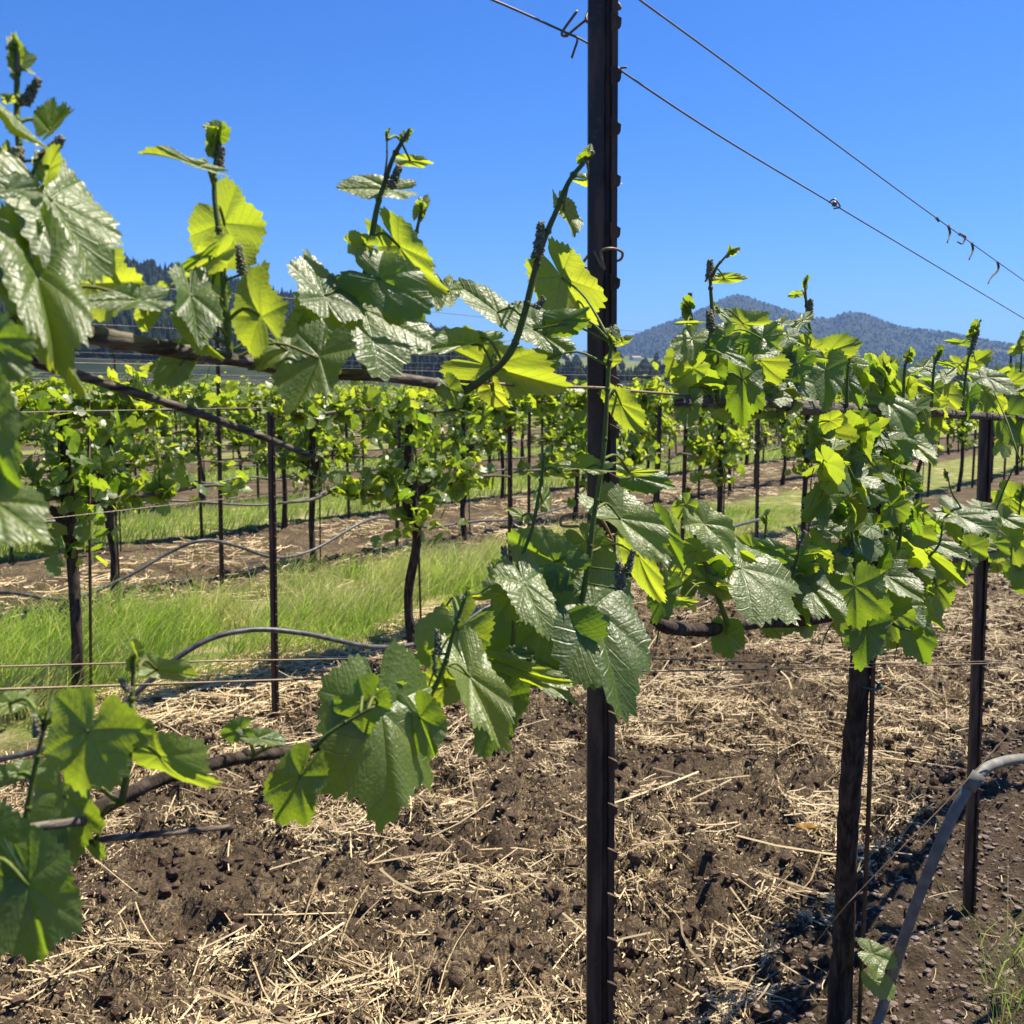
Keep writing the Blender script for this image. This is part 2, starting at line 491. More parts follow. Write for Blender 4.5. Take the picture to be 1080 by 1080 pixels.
def hills(name, prof, r0, r1, r2, mat, seed, az0, az1, naz=220, nr=46, rough=0.10):
    """Heightfield hills: prof = [(px, py)] ridge outline as seen from the vineyard, crest at distance r1."""
    px = np.array([p[0] for p in prof], float); py = np.array([p[1] for p in prof], float)
    A = np.arctan((px - 540) / 1080 / CP)
    el = [math.atan2((540 - b) / 1080 * CP - SP, math.hypot((a - 540) / 1080, (540 - b) / 1080 * SP + CP)) for a, b in prof]
    az = np.linspace(az0, az1, naz)
    H = np.interp(az, A, np.tan(el)) * r1 + CAM_H
    rr = np.linspace(r0, r2, nr)
    AZ, RR = np.meshgrid(az, rr)
    x = np.sin(AZ) * RR; y = np.cos(AZ) * RR
    up = np.clip((RR - r0) / (r1 - r0), 0, 1); dn = np.clip((RR - r1) / (r2 - r1), 0, 1)
    s = 2.2 / (r1 - r0)
    spur = (fbm(AZ * r1 * s * 1.2, RR * s * 0.7, 4, seed) - 0.5)
    hh = H[None] * (up ** 1.25) * (1 - dn ** 1.5)
    z = hh + spur * rough * H.max() * 2.2 * up * (1 - up ** 3) + (fbm(x * 14 / r1, y * 14 / r1, 4, seed + 5) - 0.5) * H.max() * 0.05 * up
    z = np.where(up < 1e-6, -2.0, z)
    nx = naz
    i = np.arange(nr - 1)[:, None] * nx; j = np.arange(nx - 1)[None]
    q = np.stack([i + j, i + j + 1, i + nx + j + 1, i + nx + j], -1).reshape(-1, 4)
    mb = MB(); mb.add(np.stack([x, y, z], -1).reshape(-1, 3), [q])
    tag(mb.build(name, mat), kind='structure')
    return az, rr, z

def sample_h(hf, a, r):
    az, rr, z = hf
    fa = np.clip((a - az[0]) / (az[1] - az[0]), 0, len(az) - 1.001); fr = np.clip((r - rr[0]) / (rr[1] - rr[0]), 0, len(rr) - 1.001)
    ia = fa.astype(int); ir = fr.astype(int); ua = fa - ia; ur = fr - ir
    return (z[ir, ia] * (1 - ua) + z[ir, ia + 1] * ua) * (1 - ur) + (z[ir + 1, ia] * (1 - ua) + z[ir + 1, ia + 1] * ua) * ur

def forest(name, hf, n, h0, h1, label, seed, conifer=0.6, rmax=None, thin=0.0):
    g = np.random.default_rng(seed)
    az, rr, z = hf
    a = g.uniform(az[0], az[-1], n); r = g.uniform(rr[0] + 0.1 * (rr[-1] - rr[0]), rmax or rr[-1], n)
    if thin:
        keep = fbm(np.sin(a) * r / thin, np.cos(a) * r / thin, 3, seed) > 0.47
        a, r = a[keep], r[keep]; n = len(a)
    p = np.stack([np.sin(a) * r, np.cos(a) * r, sample_h(hf, a, r)], -1)
    h = g.uniform(h0, h1, n); con = g.random(n) < conifer
    wd = np.where(con, h * 0.20, h * 0.42) * g.uniform(0.8, 1.25, n)
    sides = 6; th = np.arange(sides) / sides * 2 * math.pi
    lv = [(0.0, 0.35), (0.22, 1.0), (0.5, 0.80), (0.80, 0.34)]
    cv = [(0.0, 0.45), (0.10, 1.0), (0.42, 0.62), (0.75, 0.26)]
    V = []
    for q in range(4):
        zf = np.where(con, cv[q][0], lv[q][0]); rf = np.where(con, cv[q][1], lv[q][1])
        rad = wd[:, None] * rf[:, None] * g.uniform(0.6, 1.3, (n, sides))
        V.append(np.stack([p[:, 0:1] + rad * np.cos(th), p[:, 1:2] + rad * np.sin(th), p[:, 2:3] + (zf * h)[:, None] + g.uniform(-.05, .05, (n, sides)) * h[:, None]], -1))
    top = (p + np.stack([0 * h, 0 * h, h * 0.98], -1))[:, None, :]
    V = np.concatenate(V + [top], 1); m = 4 * sides + 1
    f4 = [[q * sides + j, q * sides + (j + 1) % sides, (q + 1) * sides + (j + 1) % sides, (q + 1) * sides + j] for q in range(3) for j in range(sides)]
    f3 = [[3 * sides + j, 3 * sides + (j + 1) % sides, 4 * sides] for j in range(sides)]
    off = (np.arange(n) * m)[:, None, None]
    mb = MB(); mb.add(V.reshape(-1, 3), [(np.array(f4)[None] + off).reshape(-1, 4), (np.array(f3)[None] + off).reshape(-1, 3)], tint=np.repeat(g.random(n), m))
    tag(mb.build(name, M['forest'], smooth=False), label, 'forest', kind='stuff')

hf1 = hills('dark_hill', [(-500, 300), (-200, 235), (0, 244), (60, 252), (120, 268), (158, 284), (200, 292), (260, 305), (310, 318), (350, 325), (450, 352), (540, 378), (590, 398), (640, 411), (700, 413)], 260, 760, 1150, M['hill'], 3, -0.85, 0.14)
hf2 = hills('meadow_hill', [(200, 410), (400, 396), (520, 385), (600, 377), (660, 375), (720, 381), (800, 391), (900, 398), (1100, 404), (1400, 408)], 300, 900, 1400, M['meadow'], 8, -0.4, 0.75, rough=0.03)
hf3 = hills('mountain', [(100, 395), (400, 388), (560, 385), (600, 375), (640, 364), (690, 344), (730, 328), (755, 314), (770, 309), (785, 312), (815, 324), (850, 336), (868, 337), (885, 330), (905, 331), (945, 345), (985, 350), (1010, 354), (1040, 361), (1062, 364), (1085, 369), (1150, 360), (1300, 345), (1600, 380)], 1500, 2700, 3500, M['hill'], 15, -0.5, 0.95, 420, 50)
forest('forest', hf1, 14000, 5, 10, 'dark conifer forest covering the near hill behind the vine leaves', 1, 0.75, 850)
forest('forest', hf3, 34000, 2.6, 6.0, 'hazy blue-grey woodland covering the far twin-peaked mountain', 2, 0.3, 2950)
forest('forest', hf2, 420, 5, 10, 'scattered dark trees and hedges dotted over the pale green meadow slope', 4, 0.15, 930, 90)

# ------------------------------------------------------------------ leaf shapes
LOBES = [(0, 1.0), (12, 0.955), (25, 0.86), (34, 0.855), (50, 0.945), (64, 0.88), (78, 0.79), (92, 0.80), (106, 0.825), (122, 0.77), (142, 0.70), (158, 0.61), (170, 0.44), (178, 0.08)]
VANG = np.radians([0, 52, 108])

def leaf_template(nang, rings, teeth=0.0, ntooth=15):
    th = np.linspace(-179, 179, nang)
    a = np.abs(th)
    r = np.interp(a, [q[0] for q in LOBES], [q[1] for q in LOBES])
    if teeth:
        ph = (a / 180 * ntooth) % 1.0
        saw = np.where(ph < 0.62, ph / 0.62, (1 - ph) / 0.38)
        big = np.abs(((a / 180 * ntooth / 2) % 1.0) - 0.5)
        r = r * (1 + teeth * (saw - 0.5) * (0.7 + 0.6 * big) * np.clip((176 - a) / 20, 0, 1))
    ph = np.radians(th)
    P = [np.array([[0.0, 0.0]])]; TH = [np.array([0.0])]
    for f in rings:
        rr = r if f > 0.93 else r * f * (1 - 0.0) if not teeth else np.interp(a, [q[0] for q in LOBES], [q[1] for q in LOBES]) * f
        P.append(np.stack([np.sin(ph) * rr, np.cos(ph) * rr], -1)); TH.append(ph)
    P = np.concatenate(P); TH = np.concatenate(TH)
    rad = np.hypot(P[:, 0], P[:, 1])
    dA = np.min(np.abs(np.abs(TH)[:, None] - VANG[None]), 1)
    uv = np.stack([rad * np.cos(dA), rad * np.sin(dA)], -1)
    tri = np.stack([np.zeros(nang - 1, int), 2 + np.arange(nang - 1), 1 + np.arange(nang - 1)], -1)
    q = []
    for s in range(len(rings) - 1):
        b = 1 + s * nang; j = np.arange(nang - 1)
        q.append(np.stack([b + j, b + j + 1, b + nang + j + 1, b + nang + j], -1))
    return dict(P=P, TH=TH, rad=rad, uv=uv, tri=tri, quad=np.concatenate(q) if q else np.zeros((0, 4), int))

T_HERO = leaf_template(166, [0.12, 0.28, 0.46, 0.64, 0.80, 0.92, 1.0], 0.125, 18)
T_MID = leaf_template(76, [0.35, 0.72, 1.0], 0.12, 12)
T_LOW = leaf_template(41, [0.6, 1.0], 0.20, 9)
T_MIN = leaf_template(11, [1.0])

def leaves(mb, T, pos, axis, normal, size, width, tint, fold=0.0, curl=0.0, ripple=0.35, mat=0):
    """Adds many leaves at once; axis points from the petiole to the tip, normal is the upper face."""
    pos = np.atleast_2d(pos); n = len(pos)
    nz = nrm(np.atleast_2d(normal)); ay = np.atleast_2d(axis)
    ay = nrm(ay - nz * np.sum(ay * nz, 1, keepdims=True)); ax = np.cross(ay, nz)
    f = lambda q: np.broadcast_to(np.asarray(q, float), (n,))[:, None]
    size, width, fold, curl, ripple = f(size), f(width), f(fold), f(curl), f(ripple)
    ph = rng.uniform(0, 6.28, (n, 1)); ph2 = rng.uniform(0, 6.28, (n, 1))
    tx = T['P'][None, :, 0]; ty = T['P'][None, :, 1]; rad = T['rad'][None]; th = T['TH'][None]
    # every outline is its own: uneven lobes, a lopsided blade, the odd bitten margin
    pa, pb_, pc = (rng.uniform(0, 6.28, (n, 1)) for _ in range(3))
    warp = 1 + np.minimum(rad * 1.6, 1) * (0.045 * np.sin(2 * th + pa) + 0.055 * np.sin(3 * th + pb_) + 0.040 * np.sin(6.3 * th + pc) + 0.022 * np.sin(13 * th + pa))
    tx = tx * warp + 0.05 * np.sin(pa) * ty * rad; ty = ty * warp
    veinv = np.abs(np.sin(th * 3.32)) * 0.022 * np.minimum(rad * 2, 1)
    z = fold * np.abs(tx) * (1.0 - 0.25 * np.abs(tx)) - curl * (0.55 * ty * np.abs(ty) + 0.4 * tx * tx) + ripple * rad ** 2 * (0.055 * np.sin(3 * th + ph) + 0.05 * np.sin(5 * th + ph2) + 0.028 * np.sin(9 * th + ph2) + 0.05 * np.sin(5 * ty + ph2)) + veinv * np.minimum(ripple * 2.5, 1)
    sx = tx * width * size * (1 - 0.25 * np.abs(fold)) * (1 + 0.06 * np.sin(ph + 3 * ty)); sy = ty * size * (1 - 0.12 * np.abs(curl) * np.abs(ty)); sz = z * size
    V = pos[:, None] + sx[..., None] * ax[:, None] + sy[..., None] * ay[:, None] + sz[..., None] * nz[:, None]
    m = len(T['P']); off = (np.arange(n) * m)[:, None, None]
    mb.add(V.reshape(-1, 3), [(T['tri'][None] + off).reshape(-1, 3), (T['quad'][None] + off).reshape(-1, 4)],
           uv=np.tile(T['uv'], (n, 1)), tint=np.repeat(np.broadcast_to(np.asarray(tint, float), (n,)), m), mat=mat)

# ------------------------------------------------------------------ the nearest row
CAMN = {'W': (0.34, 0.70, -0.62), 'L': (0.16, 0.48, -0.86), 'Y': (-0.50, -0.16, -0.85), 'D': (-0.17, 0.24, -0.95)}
TINT = {'W': 0.30, 'L': 0.45, 'Y': 0.72, 'D': 0.12}  # light put into leaf colour: yellower for backlit leaves, darker for shaded ones

def leaf_frame(T, bx, by, tx, ty):
    n = np.array(CAMN[T], float)
    if T in 'WL':                                      # glossy upper faces turned between sun and viewer
        v = -(CR * ((bx + tx) / 2 - 540) / 1080 + CU * (540 - (by + ty) / 2) / 1080 + CF)
        h = nrm(nrm(v) + S); hc = np.array([h @ CR, h @ CU, h @ CF])
        n = hc if T == 'W' else nrm(0.55 * hc + 0.45 * n)
    n = n + rng.normal(0, 0.06, 3); n /= np.linalg.norm(n)
    c = np.array([tx - bx, by - ty], float); L = np.hypot(*c); c /= L
    kk = -(n[0] * c[0] + n[1] * c[1]) / n[2]
    kk = max(-1.3, min(1.3, kk))
    axis = CR * c[0] + CU * c[1] + CF * kk
    return CR * n[0] + CU * n[1] + CF * n[2], axis, L

def closest(shoots, p):
    best = None
    for s in shoots:
        P = s['P']
        d = np.linalg.norm(P - p, axis=1) + 0.15 * np.maximum(0, P[:, 2] - p[2] - 0.03)
        i = int(np.argmin(d))
        if best is None or d[i] < best[0]:
            best = (d[i], s, P[i])
    return best[1], best[2]

def cluster(mb, a, b, r, n=46):
    n = int(n * 1.8)
    a = np.asarray(a); b = np.asarray(b); ax = nrm(b - a)
    u = nrm(np.cross(ax, [0.3, 0.9, 0.2])); v = np.cross(ax, u)
    tube(mb, [a, b], [r * 0.35, r * 0.2], 6, 3)
    for q in range(n):
        t = (q + 0.5) / n; ph = q * 2.4
        rr = r * (1.0 - 0.55 * t) * (0.75 + 0.5 * rng.random())
        blob(mb, a + (b - a) * t + rr * 0.8 * (math.cos(ph) * u + math.sin(ph) * v), r * 0.25 * (0.7 + 0.7 * rng.random()), 6, jit=0.3)

def woolly(mb, a, b, r):
    """Growing tip: small folded downy leaflets round a knot of buds."""
    a = np.asarray(a); b = np.asarray(b); ax = nrm(b - a); L = np.linalg.norm(b - a)
    tube(mb, [a, a + (b - a) * 0.5 + rng.normal(0, r * .1, 3), b - ax * L * .15], [r * 0.5, r * 0.42, r * 0.2], 7, 3, rough=0.3)
    for q in range(5):
        t = 0.15 + 0.17 * q
        d = nrm(ax + rng.normal(0, 0.45, 3)); n_ = nrm(np.cross(d, rng.normal(0, 1, 3)))
        leaves(mb, T_MID, a + (b - a) * t, d, n_, L * rng.uniform(.26, .62), .65, rng.uniform(.2, .6), rng.uniform(.5, 1.1), -0.5, 1.0, mat=1)
    for q in range(9):
        t = 0.2 + 0.75 * rng.random()
        blob(mb, a + (b - a) * t + rng.normal(0, r * 0.45, 3), r * (0.22 + 0.2 * rng.random()), 6, jit=0.5, axis=(0.8, 0.8, 1.3))

class Vine:
    def __init__(self, base, label):
        self.base = np.array(base, float)
        self.root = empty('grapevine', base, 0, label, 'grapevine', 'grapevines of the nearest row')
        self.shoots = []
        self.nleaf = 0
        self.fill = MB()
    def wood(self, name, pts, rad, mat='cane', sides=14, n=10, rough=0.32):
        mb = MB(); tube(mb, pts, rad, sides, n, rough)
        for q in range(int(len(pts) * 1.5)):                           # nodes and peeling knots
            i = rng.integers(0, len(pts)); r0 = rad if np.isscalar(rad) else rad[i]
            blob(mb, np.asarray(pts[i]) + rng.normal(0, r0 * 0.3, 3), r0 * rng.uniform(0.6, 0.85), 8, jit=0.5)
        return mb.build(name, M[mat], self.root, self.base)
    def shoot(self, pix, rad=0.0034, doff=0.0, dd=0.0, tip=None, tint=0.35):
        pts = [at(a, b, zrow(a if len(pix) < 2 else pix[0][0]) + doff + dd * q / max(1, len(pix) - 1)) for q, (a, b) in enumerate(pix)]
        mb = MB(); rad *= 0.88; r = np.linspace(rad, rad * 0.55, len(pts))
        P = tube(mb, pts, r, 8, 6, 0.12, tint=tint)
        for q in range(2, len(P) - 2, 6):
            blob(mb, P[q], r.mean() * 1.35, 6, tint=tint)
        s = dict(P=P, mb=mb, kids=[], tipw=tip)
        self.shoots.append(s)
        if tip:
            self.sub(s, 'shoot_tip', [M['woolly'], M['leaf']], lambda m: woolly(m, P[-1] - (P[-1] - P[-3]) * 0.3, P[-1] + nrm(P[-1] - P[-4]) * tip, tip * 0.24))
        return s
    def sub(self, s, name, mat, fn):
        m = MB(); fn(m); s['kids'].append((name, m, mat))
    def bud(self, s, a, b, r, n=46):
        d = np.linalg.norm(s['P'][-1] - C0) * 0.985
        z = np.mean([proj(q)[2] for q in s['P']]) - 0.006
        A, B = at(*a, z), at(*b, z)
        self.sub(s, 'flower_cluster', M['bud'], lambda m: cluster(m, A, B, r * z / 1080, n))
        i = int(np.argmin(np.linalg.norm(s['P'] - A, axis=1)))
        tube(s['mb'], [s['P'][i], A], 0.0011, 6, 3, tint=0.3)
    def leaf(self, T, bx, by, tx, ty, w=0.9, doff=None, tint=None, fold=None, curl=None):
        cx, cy = (bx + tx) / 2, (by + ty) / 2
        d = zrow(cx) + (rng.normal(0, 0.022) + (0.02 if T == 'Y' else 0.0) if doff is None else doff)
        n, axis, L = leaf_frame(T, bx, by, tx, ty)
        jx, jy = bx + 0.30 * (tx - bx), by + 0.30 * (ty - by)
        P0 = at(jx, jy, d); size = 0.72 * L * d / 1080 * np.linalg.norm(axis)
        width = w * L * d / 1080 * 0.555 / size
        m = MB()
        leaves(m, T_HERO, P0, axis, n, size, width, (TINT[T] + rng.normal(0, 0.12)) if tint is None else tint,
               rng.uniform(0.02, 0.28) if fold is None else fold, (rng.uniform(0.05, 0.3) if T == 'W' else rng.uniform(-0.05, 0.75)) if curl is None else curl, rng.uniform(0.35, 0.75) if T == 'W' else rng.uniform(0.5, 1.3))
        s, q = closest(self.shoots, P0)
        if np.linalg.norm(q - P0) < 0.16 or True:
            midp = (q + P0) / 2 + np.array([0, 0, 0.012]) * min(1, np.linalg.norm(q - P0) / 0.05)
            tube(s['mb'], [q, midp, P0 + nrm(axis) * 0.002], [0.0017, 0.0014, 0.0012], 6, 4, tint=0.75)
        s['kids'].append(('leaf', m, M['leaf'])); self.nleaf += 1
    def finish(self):
        for s in self.shoots:
            o = s['mb'].build('shoot', M['stem'], self.root, self.base)
            for name, m, mat in s['kids']:
                m.build(name, mat, o, self.base)
        if self.fill.n:
            self.fill.build('foliage', [M['leaf'], M['stem']], self.root, self.base)

def arc(pix, doff=0.0):
    return [at(a, b, zrow(a) + doff) for a, b in pix]

# --- the vine whose trunk stands just outside the picture; its arms cross the near left
A = Vine((-0.55, 0.42, 0), 'nearest vine with large leaves and long bare cane arms reaching the tall steel post')
tr = rowp(0.69, 0.05)
A.wood('trunk', [A.base + [0, 0, -0.1], A.base + [0.01, 0, 0.5], A.base + [-0.01, 0.01, 1.0], A.base + [0, 0, 1.3], A.base + [0.0, 0.0, 1.53]], [0.034, 0.03, 0.03, 0.026, 0.016], 'bark', 16)
A.wood('cordon', [A.base + [0, 0, 1.5]] + arc([(-120, 338), (0, 343), (55, 345), (117, 357), (175, 368), (265, 382), (310, 392), (400, 397), (455, 404), (492, 411)]), [0.011, .0070, .0060, .0062, .0066, .0062, .0054, .0054, .0054, .005, .0042])
A.wood('cane', [A.base + [0, 0, 1.36]] + arc([(-60, 350), (30, 380), (110, 404), (215, 438), (290, 466), (330, 482)], 0.0), [.005, .005, .0038, .0034, .0032, .0028, .0022], sides=10, rough=0.15)
A.wood('cordon', [A.base + [0, 0, 0.98]] + arc([(-80, 960), (0, 925), (53, 896), (89, 864), (150, 830), (200, 812), (260, 798), (330, 788), (400, 762), (455, 730), (520, 712), (600, 692), (640, 684)], 0.02), [.012, .009, .0062, .0060, .0064, .0056, .0054, .0052, .0052, .0052, .0054, .0052, .005, .0045], 'bark')
A.wood('cane', arc([(89, 866), (40, 872), (-20, 880), (-120, 884)], 0.0), [.0034, .003, .0026, .0026], sides=10, rough=0.2)
A.wood('cane', arc([(-60, 893), (0, 891), (89, 887), (160, 880), (246, 872)], 0.03), [.0028, .0028, .0026, .0026, .0022], sides=10, rough=0.2)

s1 = A.shoot([(36, 348), (26, 300), (22, 230), (22, 180), (18, 120), (18, 75)], 0.0040, tip=0.022)
A.bud(s1, (25, 110), (41, 83), 7); A.bud(s1, (46, 168), (66, 145), 7.5); A.bud(s1, (15, 188), (19, 156), 10)
s1b = A.shoot([(26, 200), (36, 180), (47, 155)], 0.0022)
s2 = A.shoot([(243, 380), (238, 330), (233, 262), (226, 205), (228, 160)], 0.0036, tip=0.022)
A.bud(s2, (231, 178), (235, 155), 5); A.bud(s2, (256, 289), (251, 258), 6)
s3 = A.shoot([(386, 396), (381, 320), (390, 265), (397, 222), (405, 195), (414, 168), (425, 148)], 0.0038, tip=0.012)
A.bud(s3, (413, 198), (421, 175), 6)
s3b = A.shoot([(415, 396), (427, 305), (437, 255), (443, 228)], 0.0028, 0.02, tip=0.016)
s3c = A.shoot([(405, 192), (408, 168), (408, 143)], 0.0014, tip=0.006)
s4 = A.shoot([(488, 414), (512, 398), (538, 372), (552, 335), (563, 290), (573, 255), (587, 222), (600, 192), (615, 172)], 0.0048, 0.0, tip=0.02, tint=0.35)
A.bud(s4, (567, 272), (571, 234), 6.5, 60); A.bud(s4, (566, 325), (574, 314), 5, 24)
s5 = A.shoot([(604, 690), (613, 640), (621, 590), (626, 547), (636, 484), (640, 424), (642, 391), (645, 362)], 0.0042, -0.07, tip=0.018, tint=0.45)
A.bud(s5, (655, 622), (652, 592), 6); A.bud(s5, (662, 603), (668, 580), 5)
s6 = A.shoot([(436, 762), (448, 742), (466, 710), (478, 668), (491, 628)], 0.0036, -0.01, tip=0.008)
A.bud(s6, (462, 690), (461, 664), 4.5); A.bud(s6, (459, 712), (457, 686), 3.5, 26)
s7 = A.shoot([(540, 690), (547, 602), (561, 558), (569, 517), (573, 488)], 0.0030, 0.0, tip=0.014)
A.bud(s7, (536, 605), (531, 576), 5)
s8 = A.shoot([(128, 848), (136, 800), (138, 753), (141, 705)], 0.0032, -0.01, tip=0.014)
A.bud(s8, (137, 730), (127, 716), 5.5, 30)
s9 = A.shoot([(18, 918), (26, 870), (36, 815), (47, 765)], 0.0030, -0.01, tip=0.013)
A.bud(s9, (40, 778), (38, 758), 6, 30)
s10 = A.shoot([(265, 798), (285, 788), (300, 786)], 0.0018)
s11 = A.shoot([(-40, 940), (-15, 890), (-10, 800)], 0.0034, -0.04)
s12 = A.shoot([(330, 790), (352, 770), (395, 745)], 0.0026, -0.02)

A_LEAVES = [
 # (type, back x, back y, tip x, tip y, width, dict)
 ('W', 26, 172, 116, 298, .86, dict(doff=-.03, tint=.5)), ('Y', 44, 188, 68, 157, .8), ('L', 14, 242, 97, 404, .50, dict(doff=-.05, fold=.35, curl=.35)),
 ('Y', 18, 262, 90, 414, .34, dict(doff=-.035)), ('Y', 66, 296, 168, 306, .82, dict(doff=.02)), ('W', 164, 313, 106, 326, .70, dict(doff=-.02)),
 ('Y', 162, 316, 138, 350, .8, dict(doff=.0)), ('Y', 162, 306, 184, 303, .7), ('W', 24, 196, -22, 208, .8), ('Y', 32, 229, -22, 231, .28),
 ('D', 28, 236, -24, 304, 1.0, dict(doff=-.01)), ('W', 26, 288, -20, 310, .7), ('D', -34, 340, 36, 398, .8, dict(doff=-.06)), ('Y', 20, 106, -14, 98, .35),
 ('Y', 4, 110, 50, 158, .18, dict(fold=.7)), ('Y', 16, 158, -14, 172, .9), ('L', 48, 150, 61, 110, .85, dict(fold=.7, tint=.5, curl=-.4)),
 ('W', 226, 178, 164, 168, .28, dict(tint=.8)), ('Y', 224, 212, 264, 290, 1.22, dict(doff=.03)), ('Y', 250, 264, 176, 288, .48, dict(doff=.0)),
 ('D', 228, 262, 178, 290, .22, dict(doff=-.01)), ('Y', 292, 356, 238, 284, 1.12, dict(doff=-.03)), ('W', 192, 288, 222, 366, .75, dict(doff=-.03, fold=.3, tint=.15)),
 ('Y', 184, 330, 236, 380, .36, dict(doff=-.035)), ('Y', 214, 282, 242, 338, 1.0, dict(doff=.04, tint=.4)), ('D', 202, 370, 166, 414, .95, dict(doff=.02)),
 ('L', 320, 364, 272, 382, .9, dict(doff=-.02)), ('W', 352, 336, 322, 262, 1.05, dict(doff=.01, tint=.2)), ('D', 324, 334, 299, 354, .95), ('D', 346, 350, 316, 436, .88, dict(doff=-.05, tint=.3)),
 ('D', 354, 372, 338, 345, .6, dict(doff=-.04)), ('Y', 208, 372, 178, 352, .8, dict(doff=.03)),
 ('W', 428, 198, 364, 206, .62, dict(tint=.55)), ('Y', 420, 166, 456, 176, .40, dict(tint=.9)), ('Y', 402, 234, 464, 318, .48, dict(doff=-.035)), ('W', 436, 268, 466, 332, .45, dict(doff=-.03)),
 ('Y', 398, 262, 356, 250, .7, dict(tint=.55)), ('D', 376, 284, 454, 318, .98, dict(doff=-.05)), ('W', 374, 298, 408, 394, 1.60, dict(doff=-.02, tint=.25, fold=.03, curl=.1)),
 ('D', 440, 232, 450, 200, .5, dict(tint=.6)), ('W', 524, 358, 440, 376, .42), ('Y', 510, 362, 480, 350, .8), ('Y', 484, 374, 590, 414, .60, dict(doff=.01)),
 ('D', 588, 382, 545, 374, .75, dict(doff=-.01)), ('W', 546, 346, 480, 296, .66, dict(doff=-.01)), ('W', 540, 336, 608, 372, .80, dict(doff=-.02, tint=.25)), ('D', 616, 336, 548, 342, .52, dict(doff=-.035)),
 ('Y', 578, 268, 624, 347, .86, dict(doff=.01)), ('Y', 610, 186, 646, 197, .42, dict(tint=.9)), ('W', 588, 206, 606, 254, .62, dict(tint=.6)), ('L', 478, 296, 464, 330, .7),
 ('Y', 510, 400, 536, 434, .75), ('D', 468, 400, 486, 432, .8), ('Y', 640, 768 - 384, 652, 372, 1.0, dict(doff=-.08)), ('Y', 650, 362, 666, 356, .6, dict(doff=-.07)),
 ('Y', 644, 412, 678, 458, .62, dict(doff=-.07)), ('L', 640, 496, 574, 491, .36, dict(doff=-.08)), ('Y', 600, 500, 572, 497, .35, dict(doff=-.06)), ('D', 648, 500, 712, 510, .48, dict(doff=-.05)),
 ('Y', 650, 497, 692, 499, .26, dict(doff=-.06)), ('L', 630, 526, 706, 594, .66, dict(doff=-.12, fold=.2)), ('Y', 664, 562, 695, 640, .50, dict(doff=-.10)),
 ('D', 608, 604, 534, 568, .82, dict(doff=-.02, tint=.2)), ('D', 608, 636, 500, 708, 1.0, dict(doff=-.01)), ('D', 548, 645, 518, 592, .85, dict(doff=0.0)),
 ('W', 544, 596, 576, 664, .82, dict(doff=-.06, tint=.6)), ('L', 612, 600, 655, 736, .84, dict(doff=-.12, tint=.12, fold=.06, curl=.3)), ('D', 640, 700, 566, 690, .8, dict(doff=.02)),
 ('L', 480, 684, 530, 780, .58, dict(doff=-.07, tint=.75)), ('Y', 508, 692, 602, 724, .26, dict(doff=-.07)), ('W', 534, 696, 608, 738, .50, dict(doff=-.06)), ('W', 530, 692, 566, 690, .55),
 ('Y', 490, 718, 430, 736, .72, dict(doff=.0)), ('D', 538, 712, 510, 794, .75, dict(doff=-.02)), ('D', 504, 646, 436, 704, .9, dict(doff=.02, tint=.45)),
 ('L', 390, 708, 428, 846, .98, dict(doff=-.04, tint=.4, fold=.05)), ('D', 436, 738, 458, 798, .88, dict(doff=-.07)), ('Y', 376, 732, 420, 722, .7, dict(doff=0)), ('D', 400, 725, 350, 775, .9, dict(doff=-.02)),
 ('Y', 490, 630, 524, 628, .3, dict(tint=.9)), ('Y', 476, 642, 466, 632, .6, dict(tint=.9)), ('L', 568, 540, 578, 506, .6, dict(tint=.6)), ('L', 560, 550, 534, 534, .6, dict(tint=.6)),
 ('D', 610, 560, 640, 600, .9, dict(doff=-.03)), ('D', 575, 640, 618, 668, .9, dict(doff=-.02)),
 ('D', 106, 740, 70, 838, 1.12, dict(doff=-.08, tint=.40)), ('Y', 140, 786, 234, 824, .55, dict(doff=-.05, tint=.5)), ('D', 60, 810, 84, 902, 1.0, dict(doff=.02, tint=.3)), ('D', 158, 776, 116, 760, .9, dict(doff=-.06, tint=.3)),
 ('L', 36, 812, -10, 822, .6), ('D', 22, 896, 50, 1012, 1.0, dict(doff=-.08, tint=.18)), ('D', -40, 880, 60, 930, .9, dict(doff=-.05)), ('D', 264, 766, 230, 776, .8), ('W', 258, 776, 302, 786, .6), ('D', 330, 796, 288, 872, .75, dict(doff=-.02)),
 ('L', 146, 702, 202, 716, .55, dict(tint=.6)), ('L', 24, 736, -12, 752, .7, dict(tint=.7)), ('L', -30, 512, 52, 570, .75, dict(doff=-.10, tint=.6)), ('D', -24, 400, 12, 530, .6, dict(doff=-.08)),
 ('Y', 92, 884, 112, 905, 1.0, dict(tint=.2)),
]
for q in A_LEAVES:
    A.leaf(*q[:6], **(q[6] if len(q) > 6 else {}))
A.finish()

